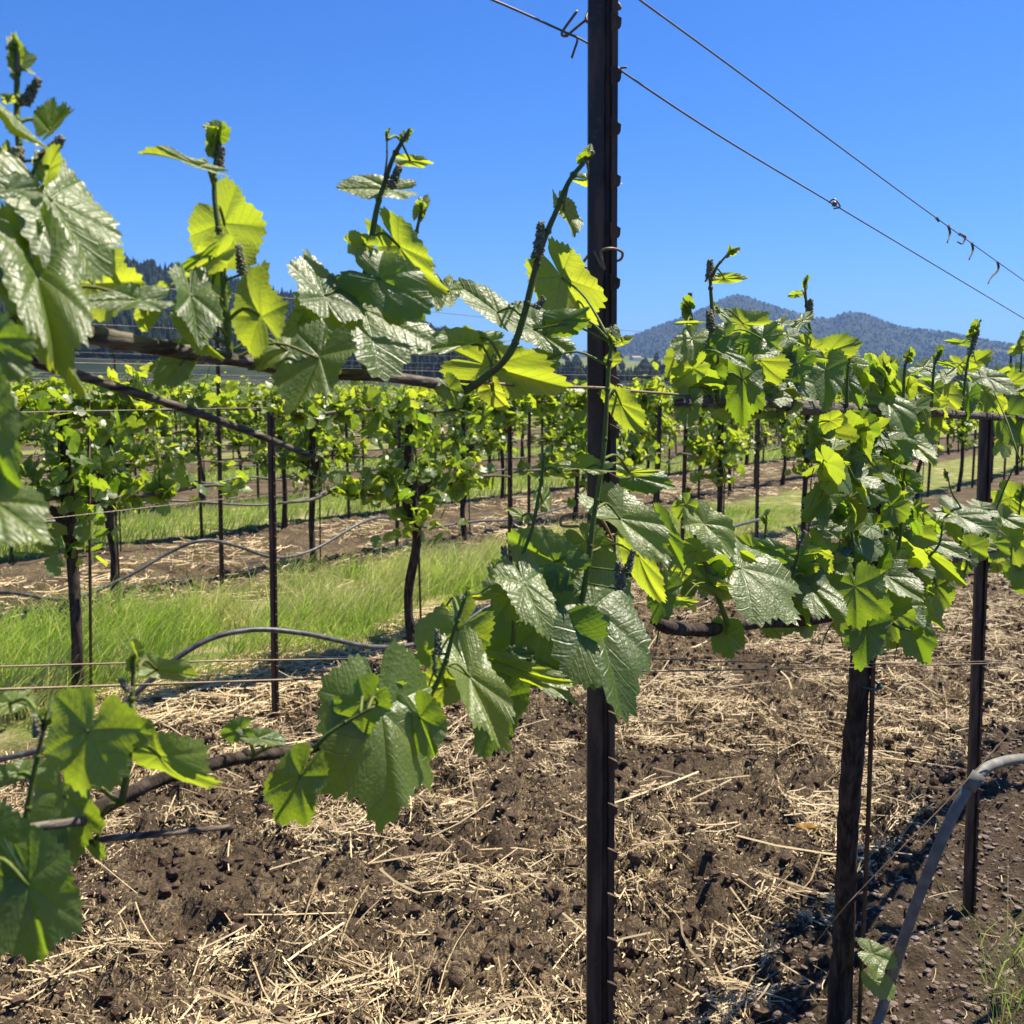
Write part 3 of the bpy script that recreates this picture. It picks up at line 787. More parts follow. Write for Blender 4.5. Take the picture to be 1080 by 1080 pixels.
# --- the vine with its trunk in the picture
tb = ground(885, 1083)
B = Vine((tb[0], tb[1], 0), 'vine with a thick dark trunk beside a thin rusty rod, its head smothered in leaves')
zb = zrow(900)
def bt(px, py, o=0.0): return at(px, py, 2.03 + o)
B.wood('trunk', [B.base + [0, 0, -.1], B.base + [0, 0, 0.02], ground(888, 980) * 0 + at(890, 980, 2.36), at(894, 880, 2.24), at(901, 780, 2.14), at(908, 700, 2.08), at(911, 640, 2.04), at(914, 575, 2.01), at(917, 500, 1.99)],
       [.031, .028, .0235, .022, .0215, .021, .021, .024, .028], 'bark', 22, 12, 0.30)
B.wood('head', [at(917, 505, 1.99), at(912, 470, 1.98), at(905, 445, 1.97), at(896, 430, 1.96)], [.030, .026, .017, .014], 'bark', 16, 8, 0.3)
B.wood('cordon', [at(898, 432, 1.95)] + arc([(850, 430), (800, 424), (760, 423), (715, 425)], 0.0), [.013, .013, .012, .010, .006])
B.wood('cordon', [at(898, 436, 1.97)] + arc([(950, 432), (1000, 436), (1055, 440)], 0.0), [.014, .012, .012, .010])
B.wood('cordon', [at(912, 640, 2.03)] + arc([(860, 652), (800, 656), (745, 664), (706, 662), (690, 655)], 0.0), [.015, .011, .010, .009, .0095, .006], 'bark')
B.wood('cordon', [at(914, 610, 2.0)] + arc([(960, 596), (1010, 588), (1050, 578)], 0.0), [.014, .012, .011, .009])

b1 = B.shoot([(757, 424), (757, 380), (753, 345), (750, 312), (749, 290)], 0.0046, -.02, tip=.014)
B.bud(b1, (751, 352), (748, 328), 6); B.bud(b1, (749, 296), (749, 274), 5.5)
b1b = B.shoot([(751, 292), (757, 280), (766, 270)], 0.0028, -.02, tip=.018)
b2 = B.shoot([(868, 428), (862, 385), (852, 335), (849, 302)], 0.0042, -.02, tip=.018)
B.bud(b2, (853, 338), (855, 316), 5, 30)
b3 = B.shoot([(752, 424), (742, 385), (733, 362), (729, 340)], 0.0040, -.02, tip=.03)
b4 = B.shoot([(930, 434), (931, 415), (936, 393)], 0.0042, -.04, tip=.03)
b5 = B.shoot([(952, 432), (954, 391), (956, 382)], 0.0044, -.02, tip=.03)
b6 = B.shoot([(982, 432), (985, 389), (987, 380)], 0.0044, -.02, tip=.03)
b7 = B.shoot([(1014, 436), (1020, 385), (1027, 355)], 0.0046, -.02, tip=.04)
B.bud(b7, (1022, 376), (1032, 348), 4, 30)
b8 = B.shoot([(893, 430), (894, 395), (897, 372)], 0.004, -.04, tip=.02)
b9 = B.shoot([(768, 660), (762, 643), (750, 610), (735, 570), (730, 547), (727, 521)], 0.0050, -.05, tip=.012)
b10 = B.shoot([(826, 652), (829, 627), (836, 608), (842, 582), (841, 566)], 0.0048, -.04, tip=.016)
B.bud(b10, (843, 575), (849, 560), 3.5, 24)
b11 = B.shoot([(810, 650), (807, 600), (807, 572), (808, 550)], 0.0036, .0, tip=.016)
b12 = B.shoot([(945, 600), (950, 560), (952, 520), (955, 490)], 0.0050, -.08, tip=.02)
b13 = B.shoot([(975, 592), (990, 575), (994, 556)], 0.004, -.04, tip=.012)
b14 = B.shoot([(1010, 588), (1016, 545), (1004, 520), (1000, 505)], 0.0036, -.0, tip=.02)
b15 = B.shoot([(904, 640), (902, 610), (898, 560), (884, 520)], 0.0044, -.10, tip=.016)
b16 = B.shoot([(1036, 584), (1045, 552), (1066, 500), (1076, 486)], 0.0036, 0.0, tip=.02)
b17 = B.shoot([(925, 640), (945, 660), (960, 665)], 0.004, -.08)
b18 = B.shoot([(705, 660), (700, 630), (690, 580), (684, 560)], 0.0042, 0.0, tip=.014)
# small sucker leaves low on the trunk
b19 = B.shoot([(908, 1050), (911, 1010), (916, 1000)], 0.0022, zb * 0 + 0.32, tint=.3)

B_LEAVES = [
 ('Y', 767, 338, 820, 350, .68, dict(doff=.02)), ('D', 818, 350, 772, 370, .72, dict(doff=-.05)), ('D', 775, 350, 742, 368, .9, dict(doff=-.04)), ('W', 742, 360, 792, 390, .36, dict(doff=-.06)), ('W', 783, 376, 830, 365, .48, dict(doff=-.04)),
 ('Y', 792, 368, 824, 408, .95, dict(doff=.0)), ('Y', 745, 380, 766, 392, .9), ('Y', 742, 382, 709, 404, .85, dict(doff=.0)), ('L', 738, 348, 711, 380, .85, dict(tint=.5)), ('W', 764, 393, 738, 418, .72), ('D', 756, 384, 724, 418, .9),
 ('D', 784, 380, 782, 446, .76, dict(doff=-.07)), ('W', 824, 404, 801, 416, .8), ('W', 828, 392, 858, 420, .9, dict(doff=-.03)), ('D', 850, 375, 820, 406, .9), ('Y', 824, 368, 867, 384, .46, dict(doff=-.03)), ('Y', 864, 374, 840, 352, .8, dict(doff=.03)),
 ('Y', 862, 374, 903, 362, .75, dict(doff=.0)), ('D', 872, 374, 868, 430, .82, dict(doff=-.06)), ('D', 886, 390, 906, 426, .7, dict(doff=-.04)), ('L', 838, 350, 815, 366, .8), ('L', 856, 331, 826, 352, .38), ('W', 830, 338, 812, 348, .7, dict(tint=.8)),
 ('W', 752, 322, 772, 346, .42, dict(tint=.55)), ('Y', 752, 293, 787, 295, .34, dict(tint=.85)), ('Y', 716, 340, 742, 342, .2, dict(tint=.95)), ('Y', 845, 310, 832, 311, .7, dict(tint=.9)),
 ('Y', 752, 424, 778, 441, .85, dict(doff=.03)), ('Y', 797, 428, 827, 440, .8, dict(doff=.04)), ('Y', 884, 440, 856, 452, .82, dict(doff=-.05)), ('D', 728, 412, 724, 452, .8), ('D', 760, 404, 742, 432, .9),
 ('L', 928, 408, 952, 458, .82, dict(doff=-.10, tint=.5)), ('Y', 984, 406, 1010, 436, .85), ('Y', 974, 412, 998, 440, .75), ('Y', 953, 434, 975, 446, .85), ('Y', 974, 436, 997, 456, .85), ('W', 960, 394, 984, 390, .75), ('W', 992, 400, 1011, 388, .85),
 ('Y', 952, 400, 980, 415, .36), ('L', 960, 408, 980, 448, .5), ('W', 1031, 391, 1063, 414, .85, dict(doff=-.06)), ('Y', 1022, 386, 1042, 372, 1.0), ('Y', 1015, 392, 1002, 376, .8), ('Y', 1006, 386, 988, 380, .4), ('Y', 1023, 363, 1001, 358, .35),
 ('D', 1040, 402, 1040, 440, .65), ('D', 1024, 408, 1016, 442, .7), ('Y', 1048, 410, 1056, 436, .6), ('W', 1008, 416, 1027, 406, .8), ('W', 1000, 396, 982, 408, .7),
 ('D', 930, 446, 960, 484, .9, dict(doff=-.10)), ('W', 922, 461, 940, 473, .8, dict(doff=-.12)), ('L', 956, 456, 980, 494, .75, dict(doff=-.10)), ('D', 966, 444, 984, 470, .9), ('W', 905, 462, 922, 468, .6),
 ('L', 730, 540, 772, 582, .90, dict(doff=-.06, tint=.7)), ('D', 729, 526, 710, 546, 1.0, dict(tint=.4)), ('W', 756, 578, 838, 648, .88, dict(doff=-.10, fold=.06)), ('Y', 798, 646, 825, 678, .5), ('Y', 738, 610, 776, 630, .6), ('Y', 724, 598, 706, 614, .9),
 ('Y', 710, 633, 736, 634, .4), ('D', 707, 608, 688, 657, .7), ('D', 765, 655, 768, 696, .98, dict(doff=-.03)), ('Y', 854, 592, 806, 606, .6, dict(doff=.04)), ('W', 858, 585, 786, 589, .22), ('D', 800, 582, 776, 566, .9), ('D', 834, 586, 796, 572, .6),
 ('Y', 853, 562, 876, 608, .55, dict(doff=-.06)), ('L', 842, 596, 878, 662, .68, dict(doff=-.06)), ('Y', 836, 628, 850, 662, .7), ('D', 690, 540, 718, 596, .5), ('D', 748, 580, 706, 586, .8), ('D', 740, 584, 762, 612, .9),
 ('D', 884, 508, 848, 550, .70, dict(doff=-.04, tint=.25)), ('D', 902, 514, 938, 524, .9, dict(doff=-.12, tint=.25)), ('D', 950, 526, 912, 552, 1.0, dict(doff=-.12, tint=.25)), ('Y', 952, 540, 974, 534, .8), ('W', 996, 536, 1042, 562, .9, dict(doff=-.08)), ('W', 1028, 530, 1048, 545, .9),
 ('Y', 993, 540, 1011, 570, .6), ('W', 963, 562, 1014, 588, .55, dict(doff=-.05)), ('Y', 962, 568, 1010, 614, .38, dict(doff=-.08)), ('Y', 1000, 580, 1014, 603, .7), ('D', 949, 586, 980, 620, .9), ('W', 922, 598, 966, 632, .88, dict(doff=-.14)),
 ('D', 901, 598, 903, 666, 1.05, dict(doff=-.15, tint=.2)), ('Y', 900, 622, 930, 602, .9, dict(doff=-.15, tint=.5)), ('D', 990, 602, 984, 655, .7, dict(doff=-.05, tint=.3)), ('Y', 968, 628, 992, 664, .36, dict(doff=-.08)), ('D', 935, 626, 945, 676, 1.0, dict(doff=-.13, tint=.3)), ('D', 958, 648, 972, 700, .9, dict(doff=-.10)),
]
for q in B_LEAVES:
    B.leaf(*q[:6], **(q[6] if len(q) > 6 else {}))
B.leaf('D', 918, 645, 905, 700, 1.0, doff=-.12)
# the remaining, crowded leaves of the head and arms
def filler(v, regions, sh=None):
    for (x0, y0, x1, y1, n, d0, d1, szlo, szhi) in regions:
        px = rng.uniform(x0, x1, n); py = rng.uniform(y0, y1, n)
        P = np.array([at(a, b, zrow(a) + rng.uniform(d0, d1)) for a, b in zip(px, py)])
        N_ = nrm(np.stack([rng.normal(0.1, 0.6, n), rng.normal(-0.25, 0.6, n), rng.uniform(0.15, 1.1, n)], -1))
        Ax = nrm(np.stack([rng.normal(0, 0.8, n), rng.normal(-0.2, 0.7, n), rng.normal(-0.5, 0.5, n)], -1))
        leaves(v.fill, T_MID, P, Ax, N_, rng.uniform(szlo, szhi, n), rng.uniform(0.7, 1.0, n), np.clip(rng.normal(0.4, 0.25, n), 0, 1), rng.uniform(-0.05, 0.4, n), rng.uniform(0, 0.5, n), 0.7)
        for p, a in zip(P, Ax):
            tube(v.fill, [p, p - a * 0.02 + [0, 0, -0.015], p - a * 0.03 + np.array([0, 0, -0.04])], 0.0013, 5, 2, mat=1, tint=0.7)
filler(B, [(862, 440, 965, 520, 46, -.05, .22, .035, .06), (866, 445, 958, 560, 46, -.14, -.04, .03, .06), (862, 520, 985, 600, 50, -.10, .22, .035, .065), (880, 590, 985, 668, 26, -.05, .16, .04, .07), (720, 372, 900, 425, 30, .0, .14, .03, .055),
           (900, 385, 1055, 440, 44, -.03, .18, .03, .055), (700, 585, 870, 650, 30, .0, .14, .035, .06), (965, 545, 1055, 600, 24, .0, .16, .04, .06)])
# two little leaves on the sucker
for T_, a in (('L', (912, 1004, 946, 1012)), ('L', (915, 1032, 940, 1056))):
    n_, ax_, L_ = leaf_frame(T_, *a)
    d_ = 2.30
    m_ = MB(); leaves(m_, T_HERO, at(a[0] + 8, a[1] + 2, d_), ax_, n_, 0.7 * L_ * d_ / 1080 * 1.1, 0.75, 0.6, 0.2, 0.3)
    b19['kids'].append(('leaf', m_, M['leaf']))
B.finish()
mb = MB()
for pxy in ((912, 722, 2.10), (918, 560, 2.0)):
    c = at(*pxy); th = np.linspace(0, 2 * math.pi, 17)
    tube(mb, [c + 0.0275 * np.array([math.cos(t), math.sin(t), 0.12 * math.sin(2 * t)]) for t in th], 0.0022, 6, 2)
    blob(mb, c + np.array([0.024, -0.016, 0]), 0.007, 8, jit=0.5)
mb.build('tie', M['tie'], B.root, B.base)

# --- the next vine along, only its arm shows
cb = rowp(0.66, 4.42)
Cv = Vine((cb[0], cb[1], 0), 'vine whose leafy arm pokes in beyond the short leaning steel stake')
Cv.wood('trunk', [Cv.base + [0, 0, -.1], Cv.base + [0.01, 0, .5], Cv.base + [0, 0.01, 1.0], Cv.base + [0, 0, 1.42]], [.036, .03, .03, .02], 'bark', 16)
cz = lambda u, z: rowp(0.66, u, z)
Cv.wood('cordon', [cz(4.42, 1.40), cz(4.0, 1.41), cz(3.6, 1.42), cz(3.3, 1.42)], [.014, .012, .011, .008])
Cv.wood('cordon', [cz(4.42, 0.95), cz(4.0, 0.98), cz(3.6, 1.0), cz(3.35, 1.0)], [.014, .012, .011, .008])
Cv.shoot([(1074, 436), (1076, 400), (1078, 362)], 0.0046, 0.05, tip=.03)
Cv.shoot([(1066, 590), (1072, 560), (1078, 520)], 0.0046, 0.05, tip=.03)
Cv.shoot([(1110, 436), (1112, 400), (1108, 372)], 0.0046, 0.05, tip=.03)
for q in [('Y', 1056, 516, 1086, 544, .9), ('Y', 1052, 556, 1094, 592, 1.0), ('L', 1048, 540, 1080, 560, .8), ('D', 1038, 566, 1062, 588, 1.0), ('Y', 1056, 408, 1078, 396, .8), ('D', 1054, 424, 1084, 466, 1.0), ('D', 1066, 402, 1090, 430, .8), ('W', 1064, 412, 1084, 404, .7), ('D', 1070, 590, 1092, 628, .9), ('Y', 1068, 372, 1084, 360, .7)]:
    Cv.leaf(*q[:6], **(q[6] if len(q) > 6 else {}))
filler(Cv, [(1056, 385, 1180, 470, 50, .0, .25, .04, .07), (1060, 510, 1180, 610, 46, .0, .25, .04, .07)])
Cv.finish()

# ------------------------------------------------------------------ steel posts and stakes
def post_mesh(mb, base, top, wd=0.036, pitch=0.060, z0=0.1, sx=(1, 0, 0), tabs=True):
    """Rolled hat-section vineyard post with lifted tabs down one flange."""
    base = np.asarray(base, float); top = np.asarray(top, float); ax = nrm(top - base)
    sx = nrm(np.asarray(sx, float) - ax * (np.asarray(sx, float) @ ax)); sy = np.cross(ax, sx)      # sx across, sy away from viewer
    k_ = wd / 0.036
    prof = np.array([(-18, 0), (-1.2, 0), (0.2, -1.6), (1.6, 0.4), (3.0, 7), (8.0, 7), (9.2, 1.0), (10.6, -1.0), (12, 0.5), (17, 1.5), (17, 4.5), (11.5, 3.5), (10.0, 10), (1.6, 10), (-0.8, 3), (-16, 3), (-16, 16), (-18, 16)]) * 0.001 * k_
    m = len(prof); L = np.linalg.norm(top - base)
    ring = lambda p: p + prof[:, :1] * sx + prof[:, 1:] * sy
    V = np.concatenate([ring(base), ring(top)])
    j = np.arange(m)
    mb.add(V, [np.stack([j, (j + 1) % m, m + (j + 1) % m, m + j], -1), (np.arange(m) + m)[None]])
    if tabs:
        for z in np.arange(z0, L - 0.02, pitch):
            c = base + ax * z
            q = lambda a, b, h: c + sx * a * .001 * k_ + sy * b * .001 * k_ + ax * h * .001 * k_
            P = [q(8.0, 0, 11), q(19.0, -1, 4.5), q(20.5, -4, 3.0), q(8.0, -6, 10.0), q(8.5, 0, -9), q(18.5, -0.5, -8), q(20.0, -4, -5), q(9.0, -2.0, -11)]
            mb.add(np.array(P), [np.array([[0, 1, 2, 3], [4, 7, 6, 5], [0, 4, 5, 1], [1, 5, 6, 2], [2, 6, 7, 3], [3, 7, 4, 0]])])

def on_plane(px, py, y): return at(px, py, y / ((540 - py) / 1080 * SP + CP))
q0, q1 = on_plane(633.6, 1080, 1.25), on_plane(637.0, 0, 1.262)
pb = q0 + (q1 - q0) * ((-0.25 - q0[2]) / (q1[2] - q0[2])); ptop = q0 + (q1 - q0) * ((2.30 - q0[2]) / (q1[2] - q0[2]))
PZ = 1.25
mb = MB(); post_mesh(mb, pb, ptop, 0.036, 0.060, 0.02)
main_post = mb.build('trellis_post', M['steel'], None, (0.11, 1.25, 0), smooth=False)
tag(main_post, 'tall dark steel trellis post with lifted tabs, rising past the top of the picture', 'post')
def clip(pts, r=0.0017):
    m = MB(); tube(m, [at(a, b, d) for a, b, d in pts], r, 8, 8)
    m.build('wire_clip', M['rust'], main_post, (0.11, 1.25, 0))
pd = 1.235
clip([(622, 256, pd), (637, 284, pd - .01), (634, 266, pd - .02), (645, 262, pd - .02), (656, 266, pd), (654, 274, pd + .02), (642, 276, pd + .03), (618, 282, pd + .03), (616, 276, pd + .01), (620, 270, pd - .005)])
clip([(610, 541, pd), (594, 545, pd), (591, 551, pd), (595, 555, pd), (617, 554, pd), (632, 545, pd - .02), (646, 570, pd - .02), (640, 566, pd - .02), (655, 562, pd + .01)])
clip([(609, 11, pd - .0), (593, 34, pd), (597, 38, pd), (602, 34, pd), (617, 22, pd), (620, 24, pd), (618, 19, pd), (622, 8, pd + .01)])
clip([(596, 35, pd), (606, 38, pd), (609, 42, pd), (606, 52, pd), (603, 61, pd)], 0.0015)
clip([(651, 71, pd), (655, 76, pd), (652, 79, pd), (655, 72, pd), (661, 71, pd)], 0.0015)
clip([(646, 410, pd), (652, 406, pd - .01), (657, 411, pd), (655, 415, pd + .02), (640, 412, pd + .02)], 0.0015)
clip([(646, 2, pd), (652, 4, pd), (654, 9, pd), (648, 9, pd)], 0.0018)

sb = ground(1025, 958); stp = at(1042, 437, 2.80)
mb = MB(); post_mesh(mb, sb + [0, 0, -.2], stp, 0.034, 0.060, 0.2)
tag(mb.build('vineyard_stake', M['steel'], None, sb, smooth=False), 'short dark steel stake with toothed edge, leaning beside the grey pipe', 'stake')
rb = ground(906, 1078); rb[2] = 0
mb = MB(); tube(mb, [rb + [0, 0, -.15], rb + [0, 0, 0.05], at(915, 880, 2.22), at(921, 700, 2.06), at(926, 560, 1.99)], 0.0052, 8, 6)
tag(mb.build('vine_rod', M['steel'], None, rb), 'thin rusty steel rod standing close beside the thick dark trunk', 'rod')

# ------------------------------------------------------------------ wires and pipes of the nearest row
def wire(name, pts, r, mat, label, cat='wire', sides=6, n=10, group=None):
    m = MB(); tube(m, pts, r, sides, n)
    o = m.build(name, M[mat]); tag(o, label, cat, group); return o
u3 = [at(460, -22, 1.02), at(520, 0, 1.09), at(594, 33, 1.19), at(622, 47, 1.24), at(650, 71, 1.28), at(760, 144, 1.52), at(880, 216, 1.92), at(980, 276, 2.45), at(1080, 336, 3.25), at(1180, 396, 4.6)]
wa = wire('trellis_wire', u3, 0.00135, 'wire', 'lower of two sloping top wires, fixed to the tall post', sides=6)
m = MB(); blob(m, at(880, 215, 1.918), 0.006, 8, jit=0.5); tube(m, [at(874, 214, 1.915), at(880, 210, 1.91), at(886, 218, 1.91), at(879, 220, 1.915)], 0.0016, 6, 5)
m.build('crimp', M['wire'], wa)
u2 = [at(600, -55, 1.12), at(675, 0, 1.26), at(760, 62, 1.5), at(860, 136, 1.86), at(960, 210, 2.4), at(1010, 246, 2.72), at(1080, 296, 3.3), at(1180, 366, 4.6)]
wb = wire('trellis_wire', u2, 0.00135, 'wire', 'upper sloping wire with dry curled tendrils hanging from it', sides=6)
for a in ([(1000, 238), (1002, 246), (999, 256)], [(1012, 247), (1018, 250), (1015, 257), (1010, 255)], [(1025, 256), (1026, 264), (1022, 274)], [(1052, 276), (1053, 284), (1046, 292), (1042, 299)], [(988, 230), (990, 234)]):
    m = MB(); tube(m, [at(x, y, 2.66 + (x - 1000) * .009) for x, y in a], np.linspace(0.0042, 0.0018, len(a)), 6, 6, 0.3)
    m.build('dry_tendril', M['cane'], wb)
wire('trellis_wire', [at(470, 401, 1.02), at(560, 407, 1.12), at(632, 409, 1.226), at(660, 412, 1.29), at(740, 418, 1.46), at(860, 428, 1.81), at(1000, 436, 2.5), at(1080, 440, 3.1)], 0.0019, 'rust', 'pale taut wire at cordon height, running past the tall post to the trunk')
wire('trellis_wire', [at(-80, 704, .93), at(0, 703, .98), at(150, 699, 1.06), at(300, 696, 1.14), at(455, 694, 1.22), at(600, 694, 1.32), at(690, 695, 1.45), at(900, 700, 1.93), at(1100, 696, 2.65)], 0.0010, 'rust', 'upper of two thin slack wires sagging across the tilled soil')
wire('trellis_wire', [at(-80, 729, .86), at(0, 727, .9), at(150, 722, .98), at(300, 717, 1.06), at(430, 713, 1.14), at(600, 709, 1.28), at(690, 708, 1.42), at(900, 704, 1.90), at(1100, 698, 2.6)], 0.0012, 'rust', 'lower and paler of two thin slack wires crossing in front of trunk')
wire('loose_wire', [ground(843, 1018, 0.01), at(880, 970, 2.18), at(916, 930, 2.14), at(1000, 844, 2.18), at(1071, 766, 2.25), at(1130, 700, 2.3)], 0.0014, 'rust', 'loose rusty wire slanting up from the straw past the trunk')
pp = [ground(905, 1150, 0.0), ground(927, 1075, 0.02), at(955, 985, 2.30), at(985, 905, 2.22), at(1010, 850, 2.2), at(1031, 818, 2.22), at(1052, 805, 2.28), at(1085, 800, 2.4), at(1150, 802, 2.6)]
m = MB(); tube(m, pp, 0.0118, 12, 10)
grey = m.build('irrigation_pipe', M['pipe']); tag(grey, 'thick grey poly pipe curving up out of the gravel', 'pipe')
m = MB(); tube(m, [at(1022, 832, 2.2), at(1033, 816, 2.2)], 0.0142, 12, 2); m.build('pipe_coupling', M['pipe'], grey)

# ------------------------------------------------------------------ vines of the rows behind
def vine_parts(seed, T, nsh, lf, lo=0.98, hi=1.40):
    g = np.random.default_rng(seed)
    tr_ = MB(); w1 = g.normal(0, .022, 4)
    tube(tr_, [(0, 0, -.1), (w1[0] * .4, 0, .0), (w1[0], w1[1], .35), (w1[2], w1[3], .7), (0, 0, .95), (g.normal(0, .03), 0, 1.18), (0, 0, hi)], [.034, .032, .026, .026, .034, .028, .018], 9, 4, .35)
    tube(tr_, [(0, 0, .8), (.05, .01, .93), (.16, 0, lo)], [.026, .022, .014], 7, 4, .3)
    tube(tr_, [(0, 0, .8), (-.05, .01, .93), (-.16, 0, lo)], [.026, .022, .014], 7, 4, .3)
    cords, fol = [], MB()
    P, Ax, Nn, Sz, Ti = [], [], [], [], []
    for z in (lo, hi):
        for sgn in (-1, 1):
            c = MB(); pts = [np.array([sgn * x, g.normal(0, .012), z + g.normal(0, .016)]) for x in (0.0, .25, .5, .75, .95)]
            tube(c, pts, [.013, .011, .010, .009, .006], 6, 4, .3); cords.append(c)
            ns = nsh if z == hi else int(nsh * 0.62)
            for q in range(ns):
                x = sgn * (g.uniform(0.05, .95) if z == hi or g.random() < .4 else g.uniform(0.05, .55))
                b = np.array([x, g.normal(0, .02), z])
                L = g.uniform(.06, .24) * (1.4 if g.random() < .12 else 1); d = nrm(np.array([g.normal(0, .25), g.normal(0, .35), 1.0]))
                tube(fol, [b, b + d * L * .6, b + d * L + g.normal(0, .012, 3)], [.004, .003, .0015], 4, 1, mat=1, tint=.5, cap=False)
                for e in range(lf):
                    f = g.uniform(-.05, 1.0) ** 1.0
                    a = nrm(np.array([g.normal(0, 1), g.normal(0, 1), g.normal(-.25, .45)]))
                    P.append(b + d * L * f + a * g.uniform(.02, .06) + [0, 0, g.normal(-.01, .02)])
                    Ax.append(a); Nn.append(np.array([g.normal(.1, .55), g.normal(0, .55), g.uniform(.1, 1.0)]))
                    Sz.append(g.uniform(.022, .072) * (1.15 - .5 * max(f, 0))); Ti.append(np.clip(.32 + .4 * f + g.normal(0, .2), 0, 1))
    for e in range(lf * 14):                                                    # the crowded head
        P.append(np.array([g.normal(0, .11), g.normal(0, .09), g.uniform(.70, 1.40)])); Ax.append(np.array([g.normal(0, .7), g.normal(0, .7), g.normal(-.6, .4)]))
        Nn.append(np.array([g.normal(0, .6), g.normal(0, .6), g.uniform(.1, 1.0)])); Sz.append(g.uniform(.03, .068)); Ti.append(np.clip(g.normal(.3, .2), 0, 1))
    n = len(P)
    leaves(fol, T, np.array(P), np.array(Ax), np.array(Nn), np.array(Sz), g.uniform(.75, 1.0, n), np.array(Ti), g.uniform(-.1, .45, n), g.uniform(0, .5, n), .5)
    return tr_, cords, fol

MID = []
for s in range(5):
    t_, cs, f_ = vine_parts(100 + s, T_LOW, 17, 11)
    MID.append((t_.mesh('vine_trunk', M['bark']), [c.mesh('vine_cordon', M['cane']) for c in cs], f_.mesh('vine_foliage', [M['leaf_far'], M['stem']])))
FAR = []
for s in range(4):
    t_, cs, f_ = vine_parts(200 + s, T_MIN, 17, 11)
    for m_ in [t_] + cs:
        for v, (fa, mi) in [(0, q) for q in m_.f]: pass
    allm = MB()
    for src, mat in [(t_, 0)] + [(c, 0) for c in cs]:
        off = allm.n
        for v_, uv_, tt_ in zip(src.v, src.uv, src.t): allm.v.append(v_); allm.uv.append(uv_); allm.t.append(tt_)
        for fa, mi in src.f: allm.f.append((fa + off, 0))
        allm.n += src.n
    off = allm.n
    for v_, uv_, tt_ in zip(f_.v, f_.uv, f_.t): allm.v.append(v_); allm.uv.append(uv_); allm.t.append(tt_)
    for fa, mi in f_.f: allm.f.append((fa + off, 1 + mi))
    allm.n += f_.n
    FAR.append(allm.mesh('far_vine', [M['bark'], M['leaf_far'], M['stem']]))

ORD = ['first', 'second', 'third', 'fourth', 'fifth', 'sixth', 'seventh', 'eighth', 'ninth', 'tenth', 'eleventh', 'twelfth', 'thirteenth', 'fourteenth', 'fifteenth', 'sixteenth', 'seventeenth', 'eighteenth', 'nineteenth', 'twentieth']
def inst(name, data, parent=None, loc=(0, 0, 0), rz=0.0, scale=(1, 1, 1)):
    o = bpy.data.objects.new(name, data); col.objects.link(o)
    o.location = loc; o.rotation_euler = (0, 0, rz); o.scale = scale
    if parent is not None: o.parent = parent
    return o

def visible_u(n, pad=1.1):
    """range along a row that the picture can show"""
    us = [u for u in np.arange(-6, 90, 0.1) if (lambda q: q[2] > 0.5 and -60 < q[0] < 1140)(proj(rowp(n, u, 1.0)))]
    return (us[0] - pad, us[-1] + pad) if us else (0, 0)

def proto_copy(p, loc, rz, label, group):
    r = p.copy(); col.objects.link(r); r.location = loc; r.rotation_euler = (0, 0, rz)
    r['label'] = label; r['group'] = group
    for ch in p.children:
        c = ch.copy(); col.objects.link(c); c.parent = r
    return r

protos = []
def mid_vine(i, loc, rz, label, group):
    """first use of a kind builds it, later ones are copies of the thing and its parts"""
    kind = i % len(MID)
    for q, p in protos:
        if q == kind: return proto_copy(p, loc, rz, label, group)
    r = empty('grapevine', loc, rz, label, 'grapevine', group)
    inst('trunk', MID[kind][0], r)
    for c in MID[kind][1]: inst('cordon', c, r)
    inst('foliage', MID[kind][2], r)
    protos.append((kind, r))
    return r

# stake meshes
def stake_mesh(h, wd, pitch):
    m = MB(); post_mesh(m, (0, 0, -.2), (0, 0, h), wd, pitch, 0.3); return m.mesh('steel_stake', M['steel'], smooth=False)
STAKE = stake_mesh(1.43, 0.034, 0.06); TALL = stake_mesh(2.18, 0.034, 0.06)
m = MB(); tube(m, [(0, 0, -.1), (0, 0, 1.5)], 0.007, 6, 2); ROD = m.mesh('thin_rod', M['steel'])

